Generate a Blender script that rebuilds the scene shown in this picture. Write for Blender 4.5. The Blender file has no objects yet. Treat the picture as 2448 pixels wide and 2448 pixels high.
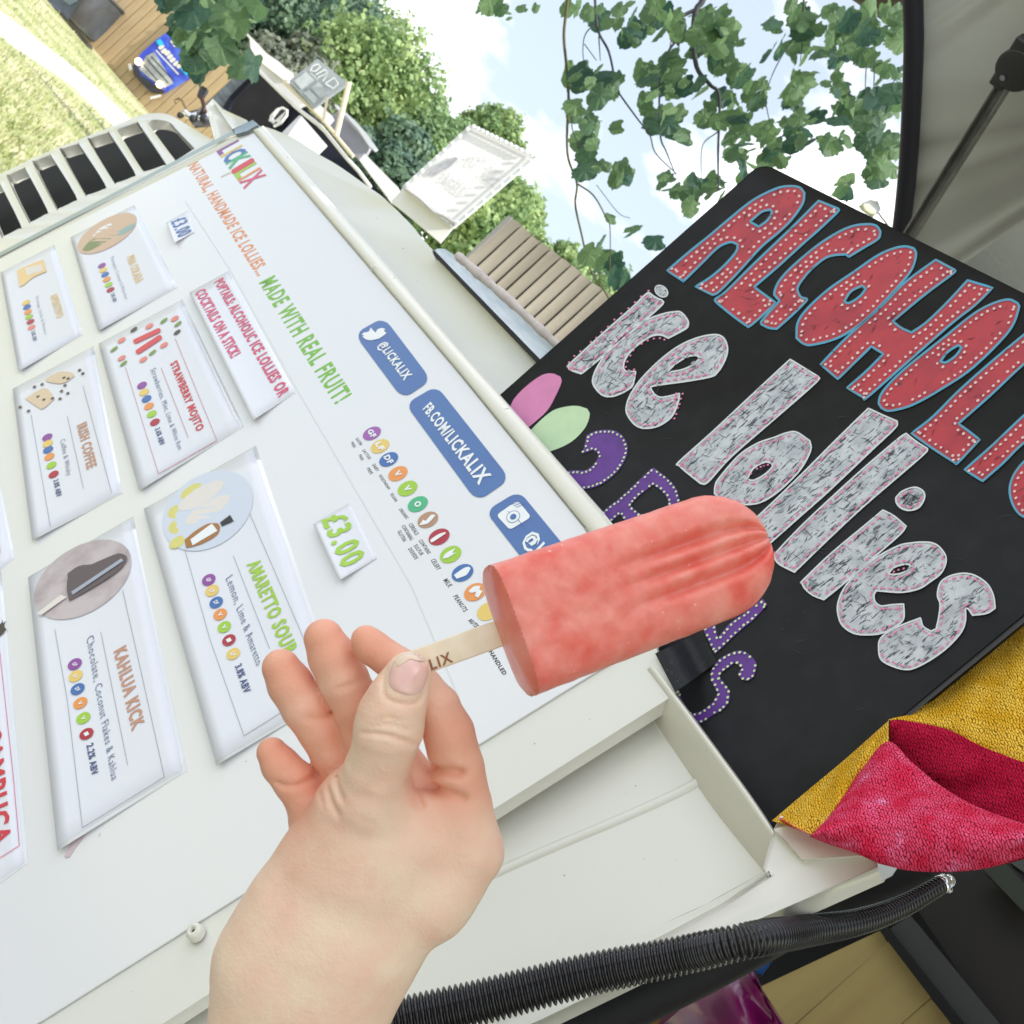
import bpy, bmesh, math, random
import numpy as np
from mathutils import Vector, Matrix
from mathutils.geometry import tessellate_polygon
from mathutils.bvhtree import BVHTree
random.seed(7); rng = np.random.default_rng(7)
S = bpy.context.scene
COL = S.collection
# ------------------------------------------------------------------ camera, world, sun, exposure
F = 2661.0; CC = 1224.0            # focal length and centre in photograph pixels
ROLL = math.radians(49.0); PITCH = math.atan(114/2100)
CAM = np.array([0.0, 0.0, 1.6])
AX = np.array([math.cos(ROLL), math.sin(ROLL)*math.sin(PITCH), math.sin(ROLL)*math.cos(PITCH)])
AY = np.array([-math.sin(ROLL), math.cos(ROLL)*math.sin(PITCH), math.cos(ROLL)*math.cos(PITCH)])
AF = np.array([0.0, math.cos(PITCH), -math.sin(PITCH)])
cd = bpy.data.cameras.new('camera'); cam = bpy.data.objects.new('camera', cd); COL.objects.link(cam)
cd.sensor_width = 36; cd.lens = F/2448*36; cd.clip_start = 0.02; cd.clip_end = 3000
cam.matrix_world = Matrix(((AX[0], AY[0], -AF[0], CAM[0]), (AX[1], AY[1], -AF[1], CAM[1]), (AX[2], AY[2], -AF[2], CAM[2]), (0, 0, 0, 1)))
cd.dof.use_dof = True; cd.dof.focus_distance = 0.50; cd.dof.aperture_fstop = 42
S.camera = cam
SUN_EL, SUN_AZ = math.radians(50), math.radians(112)    # azimuth clockwise from +Y: to the right, beyond the van roof
W = bpy.data.worlds.new('World'); S.world = W; W.use_nodes = True
nt = W.node_tree; nt.nodes.clear()
def nn_(t, **k):
    n = nt.nodes.new(t)
    for a, b in k.items(): setattr(n, a, b)
    return n
sky = nn_('ShaderNodeTexSky', sky_type='NISHITA', sun_disc=False, sun_elevation=SUN_EL, sun_rotation=SUN_AZ, dust_density=2.0, air_density=1.0)
tc = nn_('ShaderNodeTexCoord'); mp = nn_('ShaderNodeMapping'); mp.inputs['Scale'].default_value = (1.0, 1.0, 2.2); mp.inputs['Location'].default_value = (0.35, 0.1, 0.62)
no = nn_('ShaderNodeTexNoise'); no.inputs['Scale'].default_value = 2.3; no.inputs['Detail'].default_value = 7; no.inputs['Roughness'].default_value = 0.52
cr = nn_('ShaderNodeValToRGB'); cr.color_ramp.elements[0].position = 0.50; cr.color_ramp.elements[1].position = 0.64
mx = nn_('ShaderNodeMix', data_type='RGBA'); mx.inputs['B'].default_value = (12.0, 11.6, 11.4, 1)
pale = nn_('ShaderNodeMix', data_type='RGBA'); pale.inputs['Factor'].default_value = 0.72; pale.inputs['B'].default_value = (3.5, 3.95, 4.35, 1)
bg = nn_('ShaderNodeBackground'); bg.inputs['Strength'].default_value = 0.115
out = nn_('ShaderNodeOutputWorld')
L = nt.links.new
L(tc.outputs['Generated'], mp.inputs['Vector']); L(mp.outputs[0], no.inputs['Vector']); L(no.outputs['Fac'], cr.inputs[0])
L(sky.outputs[0], pale.inputs['A']); L(pale.outputs['Result'], mx.inputs['A']); L(cr.outputs['Color'], mx.inputs['Factor']); L(mx.outputs['Result'], bg.inputs['Color']); L(bg.outputs[0], out.inputs[0])
sd = bpy.data.lights.new('sun', 'SUN'); sd.energy = 2.6; sd.angle = math.radians(0.5); sd.color = (1, 0.95, 0.87)
sun = bpy.data.objects.new('sun', sd); COL.objects.link(sun)
sv = Vector((math.sin(SUN_AZ)*math.cos(SUN_EL), math.cos(SUN_AZ)*math.cos(SUN_EL), math.sin(SUN_EL)))
sun.rotation_euler = sv.to_track_quat('Z', 'Y').to_euler()
S.view_settings.view_transform = 'Standard'; S.view_settings.look = 'None'; S.view_settings.gamma = 1
S.view_settings.use_curve_mapping = False; S.view_settings.exposure = 1.12
S.render.engine = 'CYCLES'

# ------------------------------------------------------------------ placing helpers
def ray(x, y):
    return ((x-CC)*AX + (CC-y)*AY + F*AF)/F        # unit depth along the view axis
def at(x, y, Y):                                      # the point at world distance Y ahead
    r = ray(x, y); return CAM + r*(Y/r[1])
def dep(x, y, d): return CAM + ray(x, y)*d
def ground(x, y):
    r = ray(x, y); return CAM + r*(-CAM[2]/r[2])
E1 = np.array([-.662, .75, 0]); E1 /= np.linalg.norm(E1)      # along the van towards its far end
NH = np.array([-.75, -.662, 0]); NH /= np.linalg.norm(NH)     # out of the van side
class Plane:
    def __init__(s, tilt, D):
        t = math.radians(tilt); s.u = np.array([0, 0, 1])*math.cos(t)-NH*math.sin(t)
        n = np.cross(-E1, s.u); s.n = n/np.linalg.norm(n); s.D = D
    def __call__(s, x, y, off=0.0):
        r = ray(x, y); return CAM + r*(-(s.D-off)/(r @ s.n))
    def nrm(s, x=0, y=0): return s.n
class AtPlane:                                         # upright plane facing -Y at distance Y
    def __init__(s, Y): s.Y = Y; s.n = np.array([0, -1.0, 0])
    def __call__(s, x, y, off=0.0): return at(x, y, s.Y-off)
class FreePlane:
    def __init__(s, n, p): s.n = np.array(n, float); s.n /= np.linalg.norm(s.n); s.p = np.array(p, float)
    def __call__(s, x, y, off=0.0):
        r = ray(x, y); q = s.p + s.n*off
        return CAM + r*(((q-CAM) @ s.n)/(r @ s.n))
def Z(ox, oy, size, full=1932.0):
    k = size/full
    return lambda *p: [(ox+a*k, oy+b*k) for a, b in p]

# ------------------------------------------------------------------ materials
MATS = {}
def mat(name, col, rough=0.6, metal=0.0, spec=0.5, noise=None, bump=None, sss=0.0, coat=0.0, trans=0.0, emit=None, sheen=0.0):
    """noise=(scale, other colour, lo, hi); bump=(scale, strength, distance)"""
    if name in MATS: return MATS[name]
    m = bpy.data.materials.new(name); m.use_nodes = True; t = m.node_tree; b = t.nodes['Principled BSDF']
    b.inputs['Base Color'].default_value = (*col, 1); b.inputs['Roughness'].default_value = rough; b.inputs['Metallic'].default_value = metal
    b.inputs['Specular IOR Level'].default_value = spec; b.inputs['Coat Weight'].default_value = coat; b.inputs['Coat Roughness'].default_value = 0.15
    b.inputs['Transmission Weight'].default_value = trans; b.inputs['Sheen Weight'].default_value = sheen
    if sss: b.inputs['Subsurface Weight'].default_value = sss; b.inputs['Subsurface Radius'].default_value = (0.9, 0.35, 0.2); b.inputs['Subsurface Scale'].default_value = 0.006
    if emit: b.inputs['Emission Color'].default_value = (*emit[0], 1); b.inputs['Emission Strength'].default_value = emit[1]
    tcn = t.nodes.new('ShaderNodeTexCoord')
    if noise:
        n = t.nodes.new('ShaderNodeTexNoise'); n.inputs['Scale'].default_value = noise[0]; n.inputs['Detail'].default_value = 6
        if len(noise) > 4:
            mpn = t.nodes.new('ShaderNodeMapping'); mpn.inputs['Scale'].default_value = noise[4]; t.links.new(tcn.outputs['Object'], mpn.inputs[0]); t.links.new(mpn.outputs[0], n.inputs['Vector'])
        else: t.links.new(tcn.outputs['Object'], n.inputs['Vector'])
        r = t.nodes.new('ShaderNodeValToRGB'); e = r.color_ramp.elements
        e[0].position = noise[2]; e[1].position = noise[3]; e[0].color = (*col, 1); e[1].color = (*noise[1], 1)
        t.links.new(n.outputs['Fac'], r.inputs[0]); t.links.new(r.outputs[0], b.inputs['Base Color'])
    if bump:
        n2 = t.nodes.new('ShaderNodeTexNoise'); n2.inputs['Scale'].default_value = bump[0]; n2.inputs['Detail'].default_value = 5
        t.links.new(tcn.outputs['Object'], n2.inputs['Vector'])
        bp = t.nodes.new('ShaderNodeBump'); bp.inputs['Strength'].default_value = bump[1]; bp.inputs['Distance'].default_value = bump[2]
        t.links.new(n2.outputs['Fac'], bp.inputs['Height']); t.links.new(bp.outputs[0], b.inputs['Normal'])
    MATS[name] = m; return m
def srgb(h):
    v = [int(h[i:i+2], 16)/255 for i in (0, 2, 4)]
    return tuple((c/12.92 if c <= .04045 else ((c+.055)/1.055)**2.4) for c in v)

# ------------------------------------------------------------------ object helpers
def link(name, verts, faces, m, parent=None, smooth=False):
    me = bpy.data.meshes.new(name); me.from_pydata([tuple(map(float, v)) for v in verts], [], [tuple(f) for f in faces])
    if m is not None: me.materials.append(m)
    if smooth: me.polygons.foreach_set('use_smooth', [True]*len(me.polygons))
    me.update(); o = bpy.data.objects.new(name, me); COL.objects.link(o)
    if parent is not None: o.parent = parent; o.matrix_parent_inverse = parent_inv(parent)
    return o
def parent_inv(p):
    m = Matrix.Identity(4)
    q = p
    while q is not None: m = Matrix.Translation(q.location) @ m; q = q.parent
    return m.inverted()
def child(o, parent): o.parent = parent; o.matrix_parent_inverse = parent_inv(parent); return o
def tag(o, label=None, cat=None, group=None, kind=None):
    if label: o['label'] = label
    if cat: o['category'] = cat
    if group: o['group'] = group
    if kind: o['kind'] = kind
    return o
def thing(name, loc, label, cat, group=None):
    o = bpy.data.objects.new(name, None); o.location = tuple(map(float, loc)); o.empty_display_size = 0.05; COL.objects.link(o)
    return tag(o, label, cat, group)
class MB:
    def __init__(s): s.v = []; s.f = []
    def add(s, v, f): b = len(s.v); s.v += [np.array(p, float) for p in v]; s.f += [tuple(i+b for i in q) for q in f]; return s
    def box(s, c, ax, ay, az):       # centre and three half vectors
        c, ax, ay, az = map(lambda q: np.array(q, float), (c, ax, ay, az))
        P = [c+i*ax+j*ay+k*az for k in (-1, 1) for j in (-1, 1) for i in (-1, 1)]
        return s.add(P, [(0, 2, 3, 1), (4, 5, 7, 6), (0, 1, 5, 4), (2, 6, 7, 3), (0, 4, 6, 2), (1, 3, 7, 5)])
    def tube(s, pts, r, n=8, cap=True):
        pts = [np.array(p, float) for p in pts]; rs = r if hasattr(r, '__len__') else [r]*len(pts)
        b = len(s.v); up = None
        for i, p in enumerate(pts):
            t = pts[min(i+1, len(pts)-1)]-pts[max(i-1, 0)]; t /= (np.linalg.norm(t)+1e-12)
            if up is None:
                up = np.cross(t, [0.3, 0.2, 0.93]); 
            up = up-t*(up @ t); up /= np.linalg.norm(up)+1e-12; w = np.cross(t, up)
            for k in range(n):
                a = 2*math.pi*k/n; s.v.append(p+rs[i]*(up*math.cos(a)+w*math.sin(a)))
        for i in range(len(pts)-1):
            for k in range(n):
                a, c = b+i*n+k, b+i*n+(k+1) % n; s.f.append((a, c, c+n, a+n))
        if cap:
            s.f.append(tuple(b+k for k in range(n))[::-1]); s.f.append(tuple(b+(len(pts)-1)*n+k for k in range(n)))
        return s
    def build(s, name, m, parent=None, smooth=False): return link(name, s.v, s.f, m, parent, smooth)
def spline(pts, n=6, closed=True, sharp=50):
    """Catmull-Rom through pts, corners sharper than `sharp` degrees kept"""
    P = [np.array(p, float) for p in pts]; N = len(P); outp = []
    def ang(i):
        a = P[i]-P[i-1]; b = P[(i+1) % N]-P[i]
        c = (a @ b)/(np.linalg.norm(a)*np.linalg.norm(b)+1e-9); return math.degrees(math.acos(max(-1, min(1, c))))
    sh = [ang(i) > sharp if (closed or 0 < i < N-1) else True for i in range(N)]
    for i in range(N if closed else N-1):
        p1, p2 = P[i], P[(i+1) % N]
        p0 = p1-(p2-p1) if sh[i] else P[i-1]; p3 = p2+(p2-p1) if sh[(i+1) % N] else P[(i+2) % N]
        for k in range(n):
            t = k/n; outp.append(.5*((2*p1)+(-p0+p2)*t+(2*p0-5*p1+4*p2-p3)*t*t+(-p0+3*p1-3*p2+p3)*t**3))
    if not closed: outp.append(P[-1])
    return outp
def area2(p): return sum(p[i][0]*p[(i+1) % len(p)][1]-p[(i+1) % len(p)][0]*p[i][1] for i in range(len(p)))
def flat(name, outer, holes, pf, m, parent=None, off=0.0003, thick=0.0, smooth=False, back=None):
    """polygon traced in the photograph, laid on the surface pf; thick extends it backwards along the plane normal"""
    loops = [list(outer)]+[list(h) for h in holes]
    tri = tessellate_polygon([[Vector((p[0], p[1], 0)) for p in l] for l in loops])
    allp = [p for l in loops for p in l]
    V = [pf(p[0], p[1], off) for p in allp]
    Fc = []
    for a, b, c in tri:
        n = np.cross(V[b]-V[a], V[c]-V[a])
        Fc.append((a, b, c) if n @ (CAM-V[a]) > 0 else (a, c, b))
    if thick:
        N = len(V); nn = -(pf.n if hasattr(pf, 'n') else NH) if back is None else np.array(back, float)
        V = V+[v+nn*thick for v in V]; Fc = Fc+[(c+N, b+N, a+N) for a, b, c in Fc]
        s = 0
        for l in loops:
            k = len(l); flip = (area2(l) > 0)
            for i in range(k):
                a, b = s+i, s+(i+1) % k; Fc.append((a, b, b+N, a+N) if flip == (l is not loops[0]) else (b, a, a+N, b+N))
            s += k
    o = link(name, V, Fc, m, parent, smooth)
    return o
def ribbon(name, pts, w, pf, m, parent, off=0.0004, closed=False):
    P = [np.array(p, float) for p in pts]; N = len(P); V = []; Fc = []
    for i in range(N):
        a = P[(i-1) % N] if closed or i else P[i]; b = P[(i+1) % N] if closed or i < N-1 else P[i]
        t = b-a; t /= np.linalg.norm(t)+1e-9; q = np.array([-t[1], t[0]])*w/2
        V += [pf(*(P[i]+q), off), pf(*(P[i]-q), off)]
    for i in range(N if closed else N-1):
        j = (i+1) % N; Fc.append((2*i, 2*j, 2*j+1, 2*i+1))
    return link(name, V, Fc, m, parent)
def ell(c, a, b, ang, n=26):
    t = math.radians(ang); return [(c[0]+a*math.cos(k)*math.cos(t)-b*math.sin(k)*math.sin(t), c[1]+a*math.cos(k)*math.sin(t)+b*math.sin(k)*math.cos(t)) for k in np.linspace(0, 2*math.pi, n, endpoint=False)]
def homog(q):       # unit square (0,0)(1,0)(1,1)(0,1) -> q
    A = []; B = []
    for (u, v), (x, y) in zip([(0, 0), (1, 0), (1, 1), (0, 1)], q):
        A += [[u, v, 1, 0, 0, 0, -u*x, -v*x], [0, 0, 0, u, v, 1, -u*y, -v*y]]; B += [x, y]
    h = np.linalg.solve(np.array(A, float), np.array(B, float)); return np.append(h, 1).reshape(3, 3)
def hmap(H, u, v): p = H @ np.array([u, v, 1]); return p[0]/p[2], p[1]/p[2]
GLY = {}
def glyphs(s, bold=0.0):
    k = (s, bold)
    if k in GLY: return GLY[k]
    cu = bpy.data.curves.new('t', 'FONT'); cu.body = s; cu.offset = bold; cu.resolution_u = 2; cu.size = 1; cu.space_character = 1.16
    o = bpy.data.objects.new('t', cu); me = o.to_mesh()
    V = np.array([v.co[:] for v in me.vertices]); Fc = [tuple(p.vertices) for p in me.polygons]; o.to_mesh_clear()
    bpy.data.objects.remove(o); bpy.data.curves.remove(cu)
    lo, hi = V[:, :2].min(0), V[:, :2].max(0); UV = (V[:, :2]-lo)/(hi-lo); GLY[k] = (UV, Fc); return GLY[k]
def text(s, quad, pf, m, parent, off=0.0005, bold=0.035, name='lettering'):
    """quad: bottom left, bottom right, top right, top left of the line of writing, in photograph pixels"""
    UV, Fc = glyphs(s, bold); H = homog(quad)
    return link(name, [pf(*hmap(H, u, v), off) for u, v in UV], Fc, m, parent)
def tline(s, bl, br, h, pf, m, parent, up=(.88, -.47), **k):
    u = np.array(up)*h; return text(s, [bl, br, tuple(np.array(br)+u), tuple(np.array(bl)+u)], pf, m, parent, **k)

white = mat('white paint', (.82, .81, .74), .30, coat=.4, noise=(3, (.76, .75, .68), .35, .72), bump=(14, .05, .004))
white2 = mat('aged white paint', (.80, .78, .69), .36, coat=.3, noise=(5, (.73, .71, .61), .4, .75), bump=(20, .06, .004))
paper = mat('printed sheet', (.82, .815, .83), .25, coat=1.0, bump=(5, .06, .02))
cardm = mat('card paper', (.80, .81, .87), .40, coat=.25)
blackp = mat('black board paint', (.008, .008, .009), .55, spec=.22, noise=(60, (.014, .014, .016), .4, .8), bump=(220, .08, .0005))
rubber = mat('black rubber', (.012, .012, .014), .6, spec=.25, bump=(300, .1, .001))
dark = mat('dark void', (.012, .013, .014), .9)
chrome = mat('chrome', (.8, .8, .82), .12, metal=1)
grey_under = mat('grey underside paint', (.52, .525, .50), .62, noise=(6, (.44, .445, .42), .35, .75), bump=(40, .1, .002))
def specks(m, scale, thr, col):
    t = m.node_tree; b = t.nodes['Principled BSDF']; src = b.inputs['Base Color'].links[0].from_socket if b.inputs['Base Color'].links else None
    tcn = t.nodes.new('ShaderNodeTexCoord'); n = t.nodes.new('ShaderNodeTexNoise'); n.inputs['Scale'].default_value = scale; n.inputs['Detail'].default_value = 2; t.links.new(tcn.outputs['Object'], n.inputs['Vector'])
    g = t.nodes.new('ShaderNodeMapRange'); g.inputs['From Min'].default_value = thr; g.inputs['From Max'].default_value = thr+.03; t.links.new(n.outputs['Fac'], g.inputs['Value'])
    x = t.nodes.new('ShaderNodeMix'); x.data_type = 'RGBA'; x.inputs['A'].default_value = b.inputs['Base Color'].default_value
    if src: t.links.new(src, x.inputs['A'])
    x.inputs['B'].default_value = (*col, 1); t.links.new(g.outputs['Result'], x.inputs['Factor']); t.links.new(x.outputs['Result'], b.inputs['Base Color'])
specks(white, 170, .765, (.30, .28, .24)); specks(white2, 120, .74, (.42, .39, .32))
inks = {k: mat('ink '+k, srgb(v), .45, coat=.2) for k, v in dict(purple='93469f', yellow='eccb6e', blue='3f6fb3', orange='ee9a4e', lime='a4cf3c', green='4cb884', tan='b98f72', red='b3283d', navy='4b5b86', black='15161a', white='f2f4f6', orangetext='e8935c', greentext='7cbc3c', pinktext='dd4f74', redtext='d63c47', browntext='c9957c', greytext='76839c', palegrey='a9b0c0', paletitle='f0cf95', line='9aa0a8', pinkline='c87a86', brand='4570ae', tanpic='d6b598', greenpic='7c8a52', tealpic='93b0ab', brownpic='5e5058', beige='e0c9ab', bean='4a4238', lemon='dcd479', palepic='e6dfd8', glassamber='a9702e', salmon='e9897c', strawberry='dc4a50', olive='7b9a3c', lilac='a35cb0').items()}
print_cards = mat('print pic', srgb('cbbfc0'), .45, noise=(40, srgb('a08f92'), .4, .75))
# ------------------------------------------------------------------ the van
D0 = 0.50
PM = Plane(14, D0)
PB = Plane(0, 0.54)                # the upright black board
VT = Plane(14, D0+.07)             # rear quarter with the air intake
UP = Plane(14, D0+.012)
van = thing('camper_van', tuple(PM(1700, 2300)*[1, 1, 0]), 'white camper van used as a lolly stall, side door and serving hatch open', 'van')
Z6 = Z(0, 250, 700); Z7 = Z(400, 300, 700); Zi = Z(700, 700, 700); Z5 = Z(900, 250, 600); BG1 = Z(50, 0, 400); BG2 = Z(400, 0, 400); BG3 = Z(700, 150, 400)
Z4 = Z(1000, 1100, 900); ZC = Z(1500, 1400, 400); ZE = Z(1400, 2000, 448); ZF = Z(2048, 2048, 400); ZHh = Z(1800, 1500, 648, 1092)
def bevel(o, w=.002, seg=2):
    b = o.modifiers.new('bevel', 'BEVEL'); b.width = w; b.segments = seg; b.limit_method = 'ANGLE'; b.angle_limit = math.radians(40)
    o.data.polygons.foreach_set('use_smooth', [True]*len(o.data.polygons)); return o
# rear quarter panel with air intake openings
vent_outer = Z6((-300, 600), (0, 460), (250, 340), (500, 240), (700, 160), (850, 100), (950, 65), (1050, 55), (1130, 72), (1200, 112), (1300, 172), (1420, 236), (1700, 330), (1600, 600), (1200, 700), (0, 1300), (-300, 1400))
slots = [[(975, 125), (1010, 100), (1080, 105), (1130, 125), (1170, 170), (1285, 290), (1160, 370), (1150, 360)],
 [(775, 172), (790, 158), (900, 120), (915, 125), (1085, 375), (1078, 400), (955, 442), (938, 432)],
 [(585, 240), (600, 222), (710, 185), (725, 192), (885, 440), (872, 478), (770, 515), (747, 505)],
 [(400, 310), (418, 290), (510, 260), (525, 266), (690, 520), (678, 560), (578, 595), (555, 585)],
 [(220, 395), (240, 370), (325, 335), (340, 342), (500, 600), (483, 640), (388, 685), (365, 678)],
 [(50, 490), (70, 460), (155, 420), (170, 428), (310, 690), (297, 725), (203, 775), (185, 765)],
 [(-110, 580), (-90, 550), (-10, 510), (0, 520), (135, 790), (120, 820), (25, 868), (5, 862)]]
slots = [spline(Z6(*s), 3, sharp=75) for s in slots]
bevel(flat('rear_quarter_panel', spline(vent_outer, 3, sharp=40), slots, VT, white, van, 0, .018), .006, 3)
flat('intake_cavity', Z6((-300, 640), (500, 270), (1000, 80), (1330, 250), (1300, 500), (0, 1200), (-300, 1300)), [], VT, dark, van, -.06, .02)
# upper body strip above the door, rain gutter, awning roll
upper = [(600, 330), (613, 302), (640, 305), (700, 330), (758, 367), (808, 396), (876, 444), (919, 475), (985, 540), (1037, 601), (1279, 850), (1420, 990), (1420, 1300), (1100, 960)]
PU = Plane(24, .56)
class Curl:                        # body side rolling back above the door
    n = PU.n
    def __call__(s, x, y, off=0):
        d = abs((y-302)-(x-613)*1.187)/1.55          # pixels above the rim line
        return PM(x, y, off-.055-.0000*d)
CU = Curl()
o = flat('upper_body_panel', spline(upper, 4, sharp=40), [], Plane(14, D0+.055), white, van, 0, .02); bevel(o, .008, 3)
gut = Plane(14, D0+.045)
o = flat('rain_gutter', [(1037, 601), (1046, 596), (1062, 597), (1095, 620), (1330, 830), (1440, 945), (1420, 985), (1279, 850)], [], gut, mat('grey gutter metal', (.50, .57, .62), .3, metal=.3, noise=(30, (.66, .70, .72), .4, .7, (1, 1, 8)), bump=(60, .1, .001)), van, 0, .012); bevel(o, .002)
flat('gutter_seal', [(1034, 603), (1040, 600), (1282, 849), (1420, 990), (1410, 1000), (1276, 856)], [], gut, rubber, van, .002, .004)
aw = thing('awning_roll', tuple(at(1200, 720, 1.2)), 'crumpled pinkish white roll of awning cloth behind the blue grey gutter', 'awning')
mb = MB(); pts = spline([at(1095, 612, 1.05), at(1135, 647, 1.02), at(1215, 716, .98), at(1312, 806, .95), at(1400, 890, .92)], 8, closed=False)
mb.tube(pts, [(.0035+.0004*math.sin(i*.9)+.0004*math.sin(i*2.3))*(1.25-.5*abs(i/len(pts)-.3)) for i in range(len(pts))], 14)
mb.build('cloth_roll', mat('awning cloth', (.62, .56, .54), .8, noise=(60, (.42, .36, .34), .45, .8)), aw, True)
# the door: face with printed sheet, top flange, recess
P1 = (603, 311); P2 = (1100, 894); P3 = (1400, 1263)
door_face = [(590, 300), (603, 296), (625, 303), (1194, 950), (1466, 1258), (1540, 1340), (1569, 1560), (1612, 1658), (1177, 1933), (383, 2448), (200, 2570), (-500, 2900), (-500, 880), (0, 612), (590, 312)]
o = flat('side_door', door_face, [], PM, white, van, -.0012, .010); bevel(o, .0012)
# top flange strip, leaning away
V = []; A = [P1, (850, 600), P2, P3, (1480, 1360), (1540, 1430)]; B = [(628, 302), (880, 590), (1147, 893), (1468, 1256), (1545, 1345), (1556, 1420)]
B = [(626, 303), (889, 600), (1145, 893), (1440, 1228), (1520, 1330), (1556, 1425)]
for a, b in zip(A, B): V += [PM(*a, .0008), PM(*(np.array(a)*.8+np.array(b)*.2), .004), PM(*b, .001), PM(*(np.array(b)+[3, -3]), -.012)]
Fc = [(4*i+k, 4*i+4+k, 4*i+5+k, 4*i+1+k) for i in range(len(A)-1) for k in range(3)]
link('top_flange', V, Fc, white2, van, True)
ribbon('shadow_gap', [(603, 306), (850, 597), (1100, 891), (1402, 1262)], 3.0, PM, mat('gap shade', (.12, .13, .11), .8), van, .0014)  # shade under the flange drawn as a thin dark ribbon
ribbon('edge_trim', [(-60, 640), (0, 608), (604, 292)], 9.0, PM, mat('dull edge metal', (.42, .48, .47), .4, metal=.5), van, .0006)
bevel(flat('corner_clip', BG2((760, 1500), (980, 1390), (1040, 1440), (920, 1510), (790, 1545)), [], PM, mat('steel clip', (.30, .36, .40), .3, metal=.6), van, .004, .006), .001)
for q in [(893, 640), (466, 2228)]:
    c = PM(*q, .003); r = .0048 if q[0] < 500 else .003
    s = MB(); ring = [(r*1.0, -.003), (r, .001), (r*.75, .0028), (r*.35, .003), (r*.3, .0008), (0.00001, .0006)]
    n_ = 16; vv = []; 
    for rr, hh in ring:
        for k in range(n_): a = 2*math.pi*k/n_; vv.append(c+PM.n*hh+rr*(E1*math.cos(a)+PM.u*math.sin(a)))
    ff = [(i*n_+k, i*n_+(k+1) % n_, (i+1)*n_+(k+1) % n_, (i+1)*n_+k) for i in range(len(ring)-1) for k in range(n_)]
    link('screw', vv, ff, white2, van, True)
    link('screw_hole', [c+PM.n*.0012+.0011*(E1*math.cos(2*math.pi*k/10)+PM.u*math.sin(2*math.pi*k/10)) for k in range(10)], [tuple(range(10))], dark, van)
# recessed lower front of the door
PF = Plane(14, D0+.022)
lip = [(1560, 1590), (1614, 1661), (1717, 1800), (1790, 1900), (1850, 1989)]
crease = [(1500, 1640), (1551, 1708), (1630, 1822), (1710, 1940), (1826, 2084)]
foot = [(1826, 2084), (1690, 2160), (1539, 2230), (1300, 2345), (1000, 2480), (600, 2700)]
floorp = crease+foot[1:]+[(200, 2700), (300, 2400), (1100, 1850)]
link('recess_floor', [PF(*p) for p in floorp], [tuple(range(len(floorp)))[::-1]], white, van)
def strip(name, rows, m, parent, smooth=True):
    n = len(rows[0]); V = [p for r in rows for p in r]
    return link(name, V, [(i*n+k, i*n+k+1, (i+1)*n+k+1, (i+1)*n+k) for i in range(len(rows)-1) for k in range(n-1)], m, parent, smooth)
def mixp(A, B, t): return [(a[0]*(1-t)+b[0]*t, a[1]*(1-t)+b[1]*t) for a, b in zip(A, B)]
rows = []
for t, o_ in [(0, .0012), (.06, .0016), (.16, 0), (.45, -.006), (.8, -.015), (.93, -.0195), (1, -.022)]:
    A_ = spline(lip, 5, False); B_ = spline(crease, 5, False); rows.append([PM(*p, o_) for p in mixp(A_, B_, t)])
strip('recess_side', rows, white2, van)
A_ = spline(lip, 5, False); strip('lip_back', [[PM(*p, .0012) for p in A_], [PM(p[0]+3, p[1]-2, -.012) for p in A_]], white2, van)
outer_foot = [(1850, 2000), (1760, 2120), (1600, 2210), (1380, 2320), (1080, 2460), (680, 2690)]
rows = []
for t, o_ in [(0, -.022), (.1, -.021), (.45, -.012), (.85, -.002), (1, 0)]:
    A_ = spline(foot, 5, False); B_ = spline([(1850, 2090), (1730, 2165), (1600, 2235), (1380, 2345), (1080, 2490), (680, 2720)], 5, False)
    rows.append([PM(*p, o_) for p in mixp(A_, B_, t)])
strip('recess_foot', rows, white, van)
fl = [(1826, 2078), (1850, 1989), (1870, 1960), (1960, 1985), (2060, 2020), (2130, 2030), (2105, 2075), (1960, 2140), (1820, 2200), (1650, 2270), (1300, 2440), (1000, 2560), (700, 2715), (1080, 2488), (1380, 2343), (1600, 2233), (1730, 2163), (1832, 2092)]
o = flat('door_front_flange', fl, [], PM, white, van, -.0005, .012); bevel(o, .002)
bevel(flat('corner_ledge', [(1856, 1985), (1862, 1999), (1919, 2050), (2043, 2041), (2110, 2040), (2000, 2000), (1890, 1975)], [], PM, white2, van, .003, .004), .001)
bd = MB(); pts = [PF(*p, .0) for p in [(1690, 1852), (1640, 1885), (1500, 1950), (1300, 2035), (1100, 2125), (950, 2195)]]
bd.tube([p - PF.n*.0012 for p in spline(pts, 5, False)], .0033, 12); bd.build('pressed_bead', white, van, True)
# black seal tube behind the hose
def dpm(x, y, o_=0): return (PM(x, y, o_)-CAM) @ AF
mb = MB(); mb.tube(spline([dep(2330, 2000, .66), dep(2190, 2075, .62), dep(2100, 2108, .605), dep(1960, 2168, .585)]+[dep(x, y, dpm(x, y, -.022)) for x, y in ( (1800, 2250), (1640, 2335), (1450, 2425), (1250, 2510), (1000, 2620))], 8, False), .0115, 20)
mb.build('black_seal', rubber, van, True)
flat('label_scrap', ZHh((500, 950), (580, 970), (560, 1000), (520, 1020)), [], Plane(14, .48), mat('silver sticker', (.35, .36, .35), .5), van, .01, .0004)
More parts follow.
